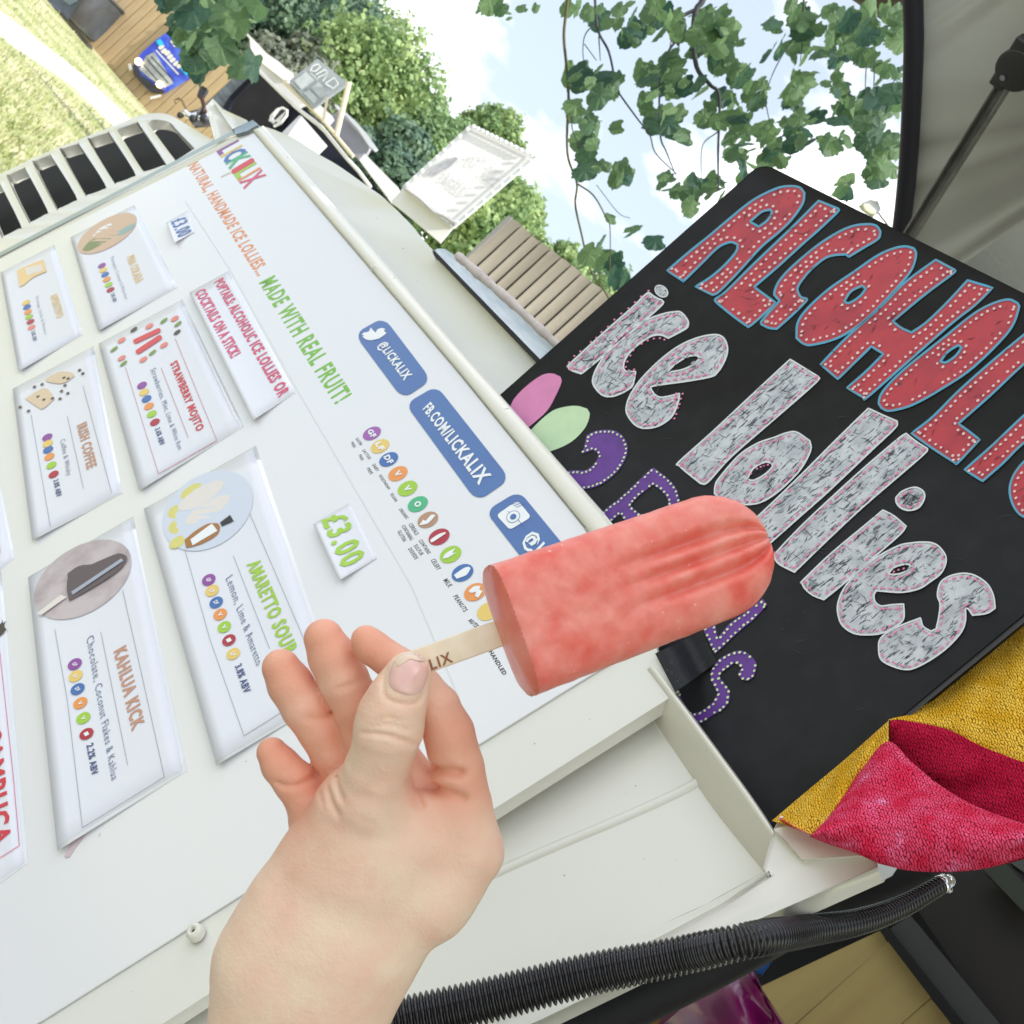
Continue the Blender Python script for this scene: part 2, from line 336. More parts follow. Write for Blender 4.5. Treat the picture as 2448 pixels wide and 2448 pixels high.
# inside of the van: cabinet front and dark upper cupboards, on a plane behind the opening
PI = Plane(0, 1.05)
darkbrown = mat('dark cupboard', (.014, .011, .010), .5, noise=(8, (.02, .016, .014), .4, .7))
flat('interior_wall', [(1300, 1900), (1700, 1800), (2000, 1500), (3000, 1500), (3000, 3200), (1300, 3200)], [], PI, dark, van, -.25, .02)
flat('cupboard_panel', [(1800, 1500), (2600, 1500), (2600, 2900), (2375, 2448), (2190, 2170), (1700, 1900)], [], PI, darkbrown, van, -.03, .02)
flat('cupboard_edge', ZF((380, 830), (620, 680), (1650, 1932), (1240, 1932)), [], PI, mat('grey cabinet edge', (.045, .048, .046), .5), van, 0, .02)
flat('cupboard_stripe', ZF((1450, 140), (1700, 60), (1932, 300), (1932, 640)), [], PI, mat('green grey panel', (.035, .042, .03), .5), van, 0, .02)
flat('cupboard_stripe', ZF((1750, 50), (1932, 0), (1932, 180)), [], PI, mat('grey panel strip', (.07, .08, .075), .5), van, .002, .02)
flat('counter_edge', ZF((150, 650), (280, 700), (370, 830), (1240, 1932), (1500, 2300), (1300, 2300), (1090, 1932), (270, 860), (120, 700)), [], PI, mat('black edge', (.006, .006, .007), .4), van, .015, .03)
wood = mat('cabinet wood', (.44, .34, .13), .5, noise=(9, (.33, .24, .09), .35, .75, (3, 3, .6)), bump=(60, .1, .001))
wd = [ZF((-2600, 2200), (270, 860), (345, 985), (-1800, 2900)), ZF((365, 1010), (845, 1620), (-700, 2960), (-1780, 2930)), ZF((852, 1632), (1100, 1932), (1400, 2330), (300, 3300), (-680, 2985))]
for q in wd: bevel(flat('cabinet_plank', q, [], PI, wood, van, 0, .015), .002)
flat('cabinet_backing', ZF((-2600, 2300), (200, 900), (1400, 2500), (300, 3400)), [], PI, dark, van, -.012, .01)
# raised hatch overhead, with rubber seal and stay
PH = FreePlane((-.10, -.42, -.90), (0, 1.25, 2.2))
hatch = [(2195, -60), (2203, 60), (2204, 116), (2202, 209), (2195, 348), (2187, 448), (2165, 620), (2130, 760), (2900, 1400), (2900, -400), (2190, -300)]
bevel(flat('hatch_lining', spline(hatch, 3, sharp=20), [], PH, grey_under, van, 0, .03, back=(.1, .42, .9)), .004)
sl = spline([(2180, -300), (2181, -60), (2184, 60), (2184, 116), (2181, 209), (2174, 348), (2166, 448), (2152, 560), (2120, 760)], 5, False)
mb = MB(); mb.tube([PH(*p, .012) for p in sl], .0108, 16); mb.build('hatch_seal', mat('navy black rubber', (.022, .022, .035), .55, bump=(400, .15, .001)), van, True)
sa, sb = PH(2160, 590, .05), PH(2412, 190, .05); ax = (sb-sa)/2; L_ = np.linalg.norm(ax); side = np.cross(ax/L_, PH.n); side /= np.linalg.norm(side)
mb = MB(); mb.box((sa+sb)/2, ax, side*.006, PH.n*.0015).box((sa+sb)/2+side*.006+PH.n*.004, ax, side*.0012, PH.n*.005).box((sa+sb)/2-side*.006+PH.n*.004, ax, side*.0012, PH.n*.005)
bevel(mb.build('hatch_stay', mat('brushed steel', (.30, .30, .28), .38, metal=.6, noise=(50, (.2, .2, .19), .4, .7)), van), .0008)
mb = MB(); c = PH(2440, 160, .05); mb.tube([c+PH.n*.012, c-PH.n*.05], [.021, .021], 24); mb.box(PH(2418, 150, .055), side*.008, ax/L_*.028, PH.n*.006)
bevel(mb.build('stay_pivot', mat('dark grey metal', (.06, .06, .06), .5, metal=.5), van), .002)
link('pivot_screw', [c+PH.n*.0125-side*.006-ax/L_*.012+.003*(side*math.cos(a)+ax/L_*math.sin(a)) for a in np.linspace(0, 6.28, 10, endpoint=False)], [tuple(range(10))], chrome, van)
mb = MB(); mb.box((1.75, .05, 2.46), (1.45, 0, 0), (0, 1.55, 0), (0, 0, .03)); bevel(mb.build('roof', white, van), .01)  # unseen slab, added overhead to keep direct sun off the hand
mb = MB(); mb.box((3.15, .05, 1.4), (.03, 0, 0), (0, 1.6, 0), (0, 0, 1.05)); mb.build('far_side_wall', white, van)
# upright pillar beyond the door corner
o = flat('rear_pillar', BG2((450, 1240), (520, 1155), (760, 1500), (790, 1540), (700, 1580), (560, 1612), (540, 1590)), [], VT, white2, van, .01, .02); bevel(o, .004)
o = flat('pillar_face', BG2((520, 1155), (545, 1160), (640, 1260), (920, 1390), (940, 1420), (790, 1500), (760, 1500)), [], VT, white, van, .018, .01); bevel(o, .002)

# ------------------------------------------------------------------ printed menu sheet
sheet = thing('menu_poster', tuple(PM(900, 1100)), 'large white printed menu poster with colourful logo, slogan and blue social media boxes', 'poster')
sh = [(606, 318), (1100, 898), (1395, 1262), (1400, 1270), (1500, 1560), (1369, 1639), (1144, 1779), (638, 2100), (98, 2440), (-300, 2690), (-450, 2760), (-450, 870), (0, 622)]
flat('sheet', sh, [], PM, paper, sheet, .0004, .0012)
# logo
q = homog(Z7((322, 170), (508, 420), (655, 330), (465, 92)))
def sub(H, u0, u1, v0=0, v1=1): return [hmap(H, u0, v0), hmap(H, u1, v0), hmap(H, u1, v1), hmap(H, u0, v1)]
for ch, a, b, c_ in [('L', 0, .12, 'purple'), ('I', .14, .18, 'yellow'), ('C', .19, .34, 'blue'), ('K', .33, .50, 'green'), ('L', .63, .76, 'lime'), ('I', .77, .81, 'orange'), ('X', .82, 1.0, 'pinktext')]:
    text(ch, sub(q, a, b), PM, inks[c_], sheet, .0008, .03)
def cap2(p, r_, n=8):
    (x0, y0), (x1, y1) = p; t = math.atan2(y1-y0, x1-x0)
    return [(x1+r_*math.cos(t+a), y1+r_*math.sin(t+a)) for a in np.linspace(-math.pi/2, math.pi/2, n)]+[(x0+r_*math.cos(t+a), y0+r_*math.sin(t+a)) for a in np.linspace(math.pi/2, 1.5*math.pi, n)]
flat('logo_lolly', cap2(Z7((440, 302), (558, 232)), 6.2), [], PM, inks['redtext'], sheet, .0008)
flat('logo_stick', cap2(Z7((355, 338), (425, 305)), 1.5), [], PM, inks['beige'], sheet, .0007)
text('NATURAL, HANDMADE ICE LOLLIES...', Z7((118, 275), (577, 1006), (680, 955), (205, 232)), PM, inks['orangetext'], sheet)
text('MADE WITH REAL FRUIT!', Z7((600, 1040), (1105, 1845), (1225, 1770), (712, 983)), PM, inks['greentext'], sheet)
ribbon('fold_line', [(443, 481), (552, 648), (700, 914), (983, 1400), (1144, 1779)], 2.2, PM, mat('fold shade', (.70, .71, .73), .4), sheet, .0006)
def rrect(quad, ru, rv, n=5):
    H = homog(quad); P = []
    for cu, cv, a0 in [(ru, rv, math.pi), (1-ru, rv, 1.5*math.pi), (1-ru, 1-rv, 0), (ru, 1-rv, .5*math.pi)]:
        for a in np.linspace(a0, a0+math.pi/2, n): P.append(hmap(H, cu+ru*math.cos(a), cv+rv*math.sin(a)))
    return P
socialm = mat('social blue', srgb('4a72ae'), .3, coat=.4, noise=(25, srgb('4d6bac'), .4, .7))
b1 = Zi((405, 270), (725, 702), (915, 575), (600, 160)); b2 = Zi((742, 732), (1215, 1380), (1435, 1228), (948, 612)); b3 = Zi((1270, 1440), (1790, 2110), (2030, 1960), (1492, 1305))
for b, ru in ((b1, .14), (b2, .09), (b3, .08)): flat('social_box', rrect(b, ru, .28), [], PM, socialm, sheet, .0008)
text('@LICKALIX', Zi((545, 355), (718, 592), (795, 540), (615, 312)), PM, inks['white'], sheet, .0012)
Z8 = Z(750, 950, 500)
text('FB.COM/LICKALIX', Z8((1003, 112), (1525, 815), (1650, 722), (1080, 38)), PM, inks['white'], sheet, .0012)
text('@LICKALIX', Z4((518, 425), (800, 775), (880, 705), (592, 345)), PM, inks['white'], sheet, .0012)
flat('bird_icon', spline(Zi((455, 275), (470, 262), (500, 255), (515, 228), (530, 248), (548, 262), (560, 240), (590, 232), (612, 240), (600, 250), (618, 265), (602, 280), (570, 300), (555, 305), (520, 312), (485, 308), (458, 288), (470, 284)), 3, sharp=60), [], PM, inks['white'], sheet, .0012)
cam_q = Z4((400, 282), (470, 358), (580, 292), (510, 205))
flat('camera_icon', rrect(cam_q, .16, .16), [], PM, inks['white'], sheet, .0012)
for rr, mm, oo in ((17, 'brand', .0014), (15.5, 'white', .0016), (8, 'brand', .0018)): flat('camera_icon_ring', ell(Z4((487, 290))[0], rr, rr*.8, -30), [], PM, inks[mm], sheet, oo)
for k in range(3): ribbon('camera_icon_stripe', Z4((478+k*12, 246+k*7-18), (520+k*14, 225+k*8-18)), 1.3, PM, inks['brand'], sheet, .0015)
ribbon('camera_icon_line', Z4((460, 262), (478, 276)), 1.3, PM, inks['brand'], sheet, .0015); ribbon('camera_icon_line', Z4((512, 305), (545, 345)), 1.3, PM, inks['brand'], sheet, .0015)
icons = [((537, 332), 'lilac', 'GF'), ((612, 450), 'yellow', 'LF'), ((692, 572), 'blue', 'DF'), ((777, 703), 'orange', 'V'), ((866, 840), 'lime', 'V'), ((961, 985), 'green', 'O'), ((1054, 1130), 'tan', ''), ((1158, 1288), 'red', ''), ((1264, 1450), 'lime', ''), ((1374, 1620), 'blue', ''), ((1490, 1797), 'orange', ''), ((1612, 1975), 'yellow', '')]
for i, (c, k, s) in enumerate(icons):
    a = 90+i*1.9; b = 55+i*2.1; pc = Z8(c)[0]
    flat('allergen_dot', ell(pc, a*.2588, b*.2588, -27), [], PM, inks[k], sheet, .0008)
    if s:
        w = .6 if len(s) > 1 else .35
        d = np.array([.42, .62])*a*.2588*w; u = np.array([.88, -.47])*b*.2588*.5
        text(s, [tuple(np.array(pc)-d-u), tuple(np.array(pc)+d-u), tuple(np.array(pc)+d+u), tuple(np.array(pc)-d+u)], PM, inks['white'], sheet, .0012, .05)
def blob(pts, z=Z8, m='white', off=.0012, par=sheet, pf=PM, name='allergen_symbol', sp=3): flat(name, spline(z(*pts), sp, sharp=60), [], pf, inks[m], par, off)
blob([(975, 1180), (1010, 1130), (1035, 1140), (1085, 1085), (1125, 1085), (1100, 1120), (1060, 1160), (1020, 1175)])
blob([(1075, 1320), (1095, 1300), (1160, 1260), (1215, 1245), (1222, 1255), (1170, 1290), (1110, 1330), (1085, 1340)])
blob([(1190, 1490), (1220, 1440), (1310, 1390), (1280, 1440), (1320, 1430), (1240, 1480)])
blob([(1295, 1640), (1380, 1580), (1430, 1565), (1450, 1580), (1410, 1640), (1320, 1675)])
blob([(1430, 1790), (1480, 1745), (1540, 1740), (1530, 1775), (1560, 1790), (1520, 1850), (1490, 1835), (1500, 1795), (1455, 1805)])
up = (.90, -.44)
for s, a, b, h in [('GLUTEN', (383, 382), (425, 447), 30), ('FREE', (340, 420), (368, 468), 28), ('LACTOSE', (447, 490), (505, 575), 30), ('FREE', (413, 535), (440, 585), 28), ('DAIRY', (537, 625), (578, 688), 34), ('FREE', (487, 660), (522, 713), 32), ('VEGETARIAN', (596, 722), (685, 852), 30), ('VEGAN', (700, 893), (750, 965), 32), ('ORGANIC', (783, 1035), (852, 1128), 34), ('CEREALS', (872, 1175), (940, 1275), 40), ('CONTAINING', (808, 1190), (890, 1325), 38), ('GLUTEN', (770, 1240), (825, 1335), 38), ('CONTAINS', (965, 1325), (1050, 1450), 40), ('SULFUR', (920, 1370), (985, 1465), 40), ('DIOXIDE', (868, 1402), (935, 1500), 40), ('CELERY', (1078, 1505), (1140, 1600), 46), ('MILK', (1192, 1690), (1245, 1760), 48), ('PEANUTS', (1285, 1840), (1385, 1985), 46)]:
    p = Z8(a, b); tline(s, p[0], p[1], h*.2588, PM, inks['black'], sheet, up, bold=.02)
p = Z4((252, 825), (290, 860)); tline('NUTS', p[0], p[1], 12, PM, inks['black'], sheet, up); p = Z4((360, 985), (435, 1105)); tline('HANDLED', p[0], p[1], 11, PM, inks['black'], sheet, up)
# stain below the brown card and specks
stain = mat('pink stain', (.66, .53, .55), .5)
flat('stain', Z(0, 1650, 500)((800, 1275), (745, 1310), (660, 1400), (590, 1540), (640, 1545), (700, 1450), (800, 1320)), [], PM, stain, sheet, .0008)
for q in [(239, 1993), (237, 1998), (588, 1820), (160, 2050), (340, 1870)]: flat('speck', ell(q, 1.8, .9, -40, 8), [], PM, inks['greytext'], sheet, .0008)

# ------------------------------------------------------------------ cards taped on the sheet, lower edges curling away
class CardSurf:
    def __init__(s, quad, lift, base=.0010): # quad: text BL, BR, TR, TL
        s.H = homog(quad); s.Hi = np.linalg.inv(s.H); s.lift = lift; s.base = base; s.n = PM.n
    def h(s, v, u):
        v = min(max(v, -.1), 1.1); u = min(max(u, 0), 1)
        return s.base + s.lift*(max(0.0, 1-v)**2.2)*(.8+.2*math.sin(math.pi*u))
    def __call__(s, x, y, off=0):
        p = s.Hi @ np.array([x, y, 1]); return PM(x, y, off+s.h(p[1]/p[2], p[0]/p[2]))
def card(name, quad, label, cat, lift=.010, sleeve=True, group=None, m=cardm):
    cs = CardSurf(quad, lift); t = thing(name, tuple(PM(*quad[0])), label, cat, group)
    def grid(u0, u1, v0, v1, off, nm, mm, nu=14, nv=10):
        V = []; 
        for j in range(nv+1):
            for i in range(nu+1):
                u = u0+(u1-u0)*i/nu; v = v0+(v1-v0)*j/nv; x, y = hmap(cs.H, u, v); V.append(cs(x, y, off))
        Fc = [(j*(nu+1)+i, j*(nu+1)+i+1, (j+1)*(nu+1)+i+1, (j+1)*(nu+1)+i) for j in range(nv) for i in range(nu)]
        n0 = len(V); V += [v-PM.n*.0002 for v in V]; Fc += [tuple(n0+k for k in f)[::-1] for f in Fc]
        B_ = [i for i in range(nu+1)]+[j*(nu+1)+nu for j in range(1, nv+1)]+[nv*(nu+1)+i for i in range(nu-1, -1, -1)]+[j*(nu+1) for j in range(nv-1, 0, -1)]
        Fc += [(B_[k], B_[k]+n0, B_[(k+1) % len(B_)]+n0, B_[(k+1) % len(B_)]) for k in range(len(B_))]
        return link(nm, V, Fc, mm, t, True)
    grid(0, 1, 0, 1, 0, 'card_sheet', m)
    if sleeve: grid(-.004, 1.012, .0, 1.035, -.0003, 'plastic_sleeve', mat('clear sleeve', (.80, .82, .83), .15, coat=.8))
    return t, cs
Z5c = Z(0, 1350, 500); Z6c = Z(0, 1650, 500); Z4c = Z(300, 1050, 500); Z7c = Z(400, 1500, 500); Z3c = Z(0, 800, 500); Z2c = Z(200, 650, 500); Z1c = Z(0, 400, 500); Z8b = Z(0, 900, 700)
def dots(t, cs, z, pts, a, b, cols, ang=-33):
    for p, k in zip(pts, cols):
        pc = z(p)[0]; flat('allergen_dot', ell(pc, a*.2588, b*.2588, ang, 20), [], cs, inks[k], t, .0006)
        if a > 60:
            d = np.array([.35, .55])*b*.2588*.55; u = np.array([.88, -.47])*b*.2588*.45
            text('GF' if k == 'purple' else 'DF' if k == 'blue' else 'LF' if k == 'yellow' else 'V' if k in ('orange', 'lime') else 'I', [tuple(np.array(pc)-d-u), tuple(np.array(pc)+d-u), tuple(np.array(pc)+d+u), tuple(np.array(pc)-d+u)], cs, inks['white'], t, .0010, .04)
six = ['purple', 'yellow', 'blue', 'orange', 'lime', 'red']
def lines(t, cs, z, paths, m='line', w=1.3):
    for p in paths: ribbon('frame_line', z(*p), w, cs, inks[m], t, .0006)
# brown lolly card
t, cs = card('menu_card', [(67, 1382), (136, 2024), (435, 1840), (310, 1241)], 'menu card headed KAHLUA KICK with oval photo of a brown lolly', 'menu card', .0045, group='menu cards on the poster')
flat('photo', ell((197.5, 1385.5), 130, 77, -33, 40), [], cs, print_cards, t, .0006)
flat('photo_lolly', spline(Z8b((448, 1325), (470, 1300), (740, 1180), (800, 1168), (835, 1185), (832, 1215), (770, 1290), (600, 1400), (455, 1480), (440, 1400)), 3, sharp=60), [], cs, inks['brownpic'], t, .0022)
flat('photo_stick', Z8b((245, 1560), (400, 1440), (440, 1455), (270, 1575)), [], cs, inks['palepic'], t, .0022)
flat('photo_ridge', Z8b((470, 1420), (800, 1200), (815, 1215), (480, 1440)), [], cs, inks['palegrey'], t, .0026)
flat('photo_crumbs', spline(Z8b((445, 1300), (520, 1250), (600, 1240), (620, 1260), (450, 1345)), 3), [], cs, inks['brownpic'], t, .0020)
text('KAHLUA KICK', [*Z5c((1045, 805), (1215, 1545)), *Z5c((1340, 1462), (1165, 735))], cs, inks['browntext'], t)
text('Chocolate, Coconut Flakes & Kahlua', [(203, 1530), (264, 1869), (283, 1856), (223, 1514)], cs, inks['greytext'], t, bold=.0)
dots(t, cs, Z5c, [(690, 918), (698, 1027), (716, 1148), (741, 1277), (769, 1415), (798, 1562)], 72, 47, six)
text('2.2% ABV', Z6c((795, 510), (845, 797), (908, 758), (862, 478)), cs, inks['navy'], t)
lines(t, cs, Z5c, [[(505, 598), (620, 1250), (760, 2429)], [(760, 2429), (1520, 1959)], [(1130, 230), (1300, 980), (1517, 1959)], [(930, 618), (1178, 1850)]])
# lemon card
t, cs = card('menu_card', [(344, 1219), (515, 1821), (800, 1652), (603, 1072)], 'menu card headed AMARETTO SOUR with photo of a bottle and pale lemon lollies', 'menu card', .0045, group='menu cards on the poster')
flat('photo', ell(Z4c((760, 660))[0], 118, 84, -35, 40), [], cs, mat('pale photo', srgb('d4dbe9'), .4), t, .0006)
for c_, a, b in [((610, 480), 30, 13), ((460, 670), 20, 14), ((480, 800), 24, 16), ((480, 950), 22, 12), ((930, 680), 30, 16), ((700, 810), 34, 16), ((840, 560), 34, 14), ((680, 620), 26, 6)]: flat('photo_slice', ell(Z4c(c_)[0], a, b, -33, 20), [], cs, inks['lemon'], t, .0008)
for c_, a, b in [((700, 520), 64, 19), ((760, 650), 62, 18)]: flat('photo_lolly', ell(Z4c(c_)[0], a, b, -31, 24), [], cs, inks['palepic'], t, .0010)
blob([(545, 930), (640, 850), (760, 780), (850, 775), (872, 810), (850, 880), (740, 950), (620, 992), (560, 1002)], Z4c, 'glassamber', .0012, t, cs, 'photo_bottle')
flat('photo_bottle_label', Z4c((600, 925), (760, 805), (800, 780), (850, 845), (620, 980)), [], cs, inks['white'], t, .0014)
flat('photo_bottle_cap', Z4c((872, 770), (965, 698), (1000, 755), (890, 805)), [], cs, inks['black'], t, .0014)
text('AMARETTO SOUR', Z4c((1115, 1160), (1460, 2015), (1600, 1935), (1237, 1090)), cs, inks['lime'], t)
text('Lemon, Lime & Amaretto', [(536, 1386), (611, 1597), (627, 1578), (556, 1372)], cs, inks['greytext'], t, bold=0)
dots(t, cs, Z4c, [(768, 1298), (800, 1397), (837, 1507), (874, 1617), (912, 1733), (955, 1855), (994, 1981)], 68, 48, six+['yellow'])
text('3.8% ABV', Z7c((620, 362), (705, 617), (775, 578), (685, 325)), cs, inks['navy'], t)
lines(t, cs, Z4c, [[(545, 1010), (780, 1850), (1094, 2739)], [(1094, 2739), (1437, 2524)], [(1140, 670), (1650, 1850)], [(995, 1075), (1330, 1932)]])
# strawberry card
t, cs = card('menu_card', [(235, 823), (331, 1167), (573, 1020), (430, 720)], 'menu card headed STRAWBERRY MOJITO with two red lollies among scattered fruit pieces', 'menu card', .0045, group='menu cards on the poster')
for p, r_ in [(((478, 640), (690, 540)), 5.6), (((502, 735), (700, 605)), 6)]: flat('photo_lolly', cap2(Z2c(*p), r_), [], cs, inks['strawberry'], t, .0008)
for c_ in [(350, 630), (840, 430), (605, 500), (740, 675), (350, 795), (550, 808)]: flat('photo_fruit', ell(Z2c(c_)[0], 11, 5, -32, 14), [], cs, inks['salmon'], t, .0008)
for c_ in [(740, 450), (870, 480), (635, 745), (280, 713), (368, 845)]: flat('photo_leaf', ell(Z2c(c_)[0], 11, 3.5, -38, 14), [], cs, inks['olive'], t, .0008)
for c_ in [(862, 557), (463, 533)]: flat('photo_fruit', ell(Z2c(c_)[0], 10, 4, -38, 14), [], cs, inks['bean'], t, .0008)
text('STRAWBERRY MOJITO', Z2c((775, 862), (1020, 1492), (1117, 1438), (862, 808)), cs, inks['redtext'], t)
text('Strawberries, Mint, Lime & White Rum', Z2c((605, 908), (865, 1652), (915, 1622), (665, 880)), cs, inks['greytext'], t, bold=0)
dots(t, cs, Z2c, [(538, 1047), (558, 1110), (580, 1172), (602, 1240), (628, 1312), (657, 1387)], 50, 28, six, -30)
text('3.6% ABV', Z2c((655, 1452), (703, 1610), (752, 1578), (705, 1430)), cs, inks['navy'], t)
lines(t, cs, Z2c, [[(385, 880), (690, 1865)], [(690, 1865), (1230, 1557)], [(845, 615), (1230, 1555)], [(715, 885), (965, 1530)]], 'pinkline')
# coffee card
t, cs = card('menu_card', [(30, 931), (76, 1287), (285, 1178), (217, 832)], 'menu card headed IRISH COFFEE with biscuits and coffee beans', 'menu card', .0042, group='menu cards on the poster')
blob([(230, 590), (380, 500), (450, 510), (505, 590), (400, 682), (350, 670)], Z3c, 'beige', .0008, t, cs, 'photo_biscuit'); blob([(415, 410), (540, 345), (650, 345), (690, 380), (580, 450), (440, 435)], Z3c, 'beige', .0008, t, cs, 'photo_biscuit')
for c_ in [(350, 572), (405, 600), (483, 588), (553, 590), (598, 467), (567, 520), (625, 540), (262, 703), (185, 668), (387, 457), (317, 481), (733, 327), (763, 357), (590, 398), (628, 405)]: flat('photo_bean', ell(Z3c(c_)[0], 4.6, 2.6, -30, 10), [], cs, inks['bean'], t, .0010)
text('IRISH COFFEE', Z3c((705, 842), (800, 1252), (897, 1205), (800, 798)), cs, inks['browntext'], t)
text('Coffee & Whisky', Z3c((540, 988), (605, 1312), (662, 1283), (600, 955)), cs, inks['greytext'], t, bold=0)
dots(t, cs, Z3c, [(436, 947), (440, 1005), (443, 1062), (455, 1127), (474, 1205), (494, 1290)], 52, 28, six, -30)
text('3.8% ABV', Z3c((490, 1348), (520, 1507), (572, 1480), (540, 1328)), cs, inks['navy'], t)
lines(t, cs, Z3c, [[(285, 735), (465, 1775)], [(765, 470), (1030, 1460)], [(620, 750), (770, 1420)]])
# pineapple card
t, cs = card('menu_card', [(168, 568), (233, 788), (417, 687), (316, 493)], 'menu card with oval photo of a green pineapple, pale yellow heading', 'menu card', .0036, group='menu cards on the poster')
flat('photo', ell(Z1c((990, 610))[0], 80, 33, -30, 36), [], cs, inks['tanpic'], t, .0006)
blob([(760, 760), (830, 680), (960, 610), (1070, 600), (1050, 640), (960, 700), (850, 760), (790, 775)], Z1c, 'greenpic', .0008, t, cs, 'photo_pineapple'); blob([(1060, 610), (1120, 570), (1250, 510), (1230, 560), (1140, 620), (1080, 630)], Z1c, 'tealpic', .0008, t, cs, 'photo_leaves'); blob([(850, 640), (930, 560), (1020, 515), (1050, 550), (960, 590)], Z1c, 'white', .0008, t, cs, 'photo_highlight')
text('PINA COLADA', Z1c((1165, 835), (1250, 1078), (1332, 1035), (1240, 798)), cs, inks['paletitle'], t); text('Pineapple, Coconut & White Rum', Z1c((1010, 845), (1145, 1228), (1185, 1205), (1052, 815)), cs, inks['palegrey'], t, bold=0)
dots(t, cs, Z1c, [(940, 907), (952, 948), (970, 990), (985, 1035), (1003, 1083), (1020, 1130)], 40, 19, six, -28); text('3.8% ABV', Z1c((1020, 1172), (1045, 1252), (1082, 1230), (1055, 1152)), cs, inks['greytext'], t)
# orange drink card
t, cs = card('menu_card', [(1, 652), (43, 884), (192, 800), (126, 588)], 'menu card with washed out orange drink photo, nearest the air vents', 'menu card', .0045, group='menu cards on the poster')
blob([(155, 950), (290, 890), (400, 850), (430, 960), (300, 1020), (230, 1080), (180, 1105)], Z1c, 'paletitle', .0008, t, cs, 'photo_glass'); blob([(230, 930), (380, 895), (400, 950), (250, 1000)], Z1c, 'palepic', .0010, t, cs, 'photo_highlight')
text('APERITIVO', Z1c((460, 1192), (520, 1402), (592, 1362), (525, 1150)), cs, inks['paletitle'], t); text('Orange, Soda & Bitters', Z1c((318, 1200), (400, 1550), (438, 1530), (355, 1180)), cs, inks['palegrey'], t, bold=0)
dots(t, cs, Z1c, [(240, 1248), (248, 1290), (258, 1335), (267, 1380), (280, 1425), (290, 1477)], 40, 19, ['yellow', 'blue', 'orange', 'lime', 'red', 'salmon'], -28); text('3.6% ABV', Z1c((285, 1520), (305, 1612), (345, 1592), (325, 1500)), cs, inks['greytext'], t)
# sambuca card, half out of frame
t, cs = card('menu_card', [(-320, 1560), (-230, 2270), (57, 2062), (-8, 1372)], 'menu card with red SAMBUCA lettering cut by the left edge', 'menu card', .0042, group='menu cards on the poster')
text('A & SAMBUCA', [(-55, 1640), (-18, 2026), (27, 2006), (-8, 1620)], cs, inks['redtext'], t)
lines(t, cs, Z5c, [[(-40, 500), (0, 830), (120, 1932), (178, 2594)], [(178, 2594), (-100, 2770)]], 'pinktext', 1.5)
blob([(-40, 560), (10, 540), (20, 505), (30, 540), (60, 515), (40, 560), (60, 600), (0, 660), (-40, 700)], Z5c, 'bean', .0008, t, cs, 'photo_leaf')
t, cs = card('menu_card', [(-300, 1130), (-210, 1520), (28, 1335), (-42, 990)], 'blank edge of a menu card poking in above the SAMBUCA card at the left', 'menu card', .0045, group='menu cards on the poster')
lines(t, cs, Z8b, [[(-100, 300), (0, 1160)], [(0, 1160), (-100, 1220)]], 'pinkline')
# strip and price tags
t, cs = card('poptails_strip', [*Z2c((975, 195), (1552, 1355), (1935, 1110), (1330, 0))], 'white strip printed POPTAILS ALCOHOLIC ICE LOLLIES in pink', 'sign', .006, True)
text('POPTAILS: ALCOHOLIC ICE LOLLIES OR', Z2c((1200, 98), (1800, 1168), (1912, 1100), (1287, 47)), cs, inks['pinktext'], t); text('COCKTAILS ON A STICK!', Z2c((1020, 192), (1357, 803), (1458, 742), (1122, 142)), cs, inks['pinktext'], t)
t, cs = card('price_tag', [*Z8((-5, 1170), (235, 1690), (580, 1487), (335, 972))], 'white price tag reading £3.00 in green, below the slogan', 'price tag', .005, False)
text('£3.00', Z8((62, 1132), (258, 1592), (485, 1470), (288, 1038)), cs, inks['lime'], t, .0006, .03)
t, cs = card('price_tag', [*Z1c((1535, 512), (1605, 697), (1795, 600), (1742, 398))], 'small price tag reading £3.00 in blue, beside the pineapple card', 'price tag', .006, False)
text('£3.00', Z1c((1575, 505), (1642, 652), (1777, 590), (1712, 440)), cs, inks['blue'], t, .0006, .015)

# ------------------------------------------------------------------ the black painted board
board = thing('black_board_sign', tuple(PB(1700, 1700)), 'black board hand painted ALCOHOLIC ice lollies in red and silver letters', 'sign')
bq = [(1150, 985), (1197, 944), (1780, 427), (1795, 412), (1812, 401), (1830, 398), (1850, 403), (2448, 703), (2800, 880), (2800, 1180), (2448, 1470), (1858, 1957), (1838, 1975), (1700, 1805), (1590, 1665), (1400, 1420), (1200, 1150), (1120, 1030)]
o = flat('board_panel', bq, [], PB, blackp, board, 0, .008); bevel(o, .0012)
ribbon('board_edge', [(2800, 1187), (2448, 1477), (2150, 1722), (1858, 1963)], 17, PB, mat('worn black edge', (.035, .035, .036), .5), board, -.0006)
T4 = Z(1700, 0, 748)
red = mat('red paint', (.50, .035, .05), .5, noise=(45, (.34, .022, .04), .45, .75), bump=(120, .2, .0006)); specks(red, 150, .70, (.12, .02, .025))
cyan = mat('blue paint outline', (.07, .36, .55), .5, noise=(80, (.12, .30, .42), .4, .7)); dotm = mat('pale pink dots', (.78, .55, .55), .5)
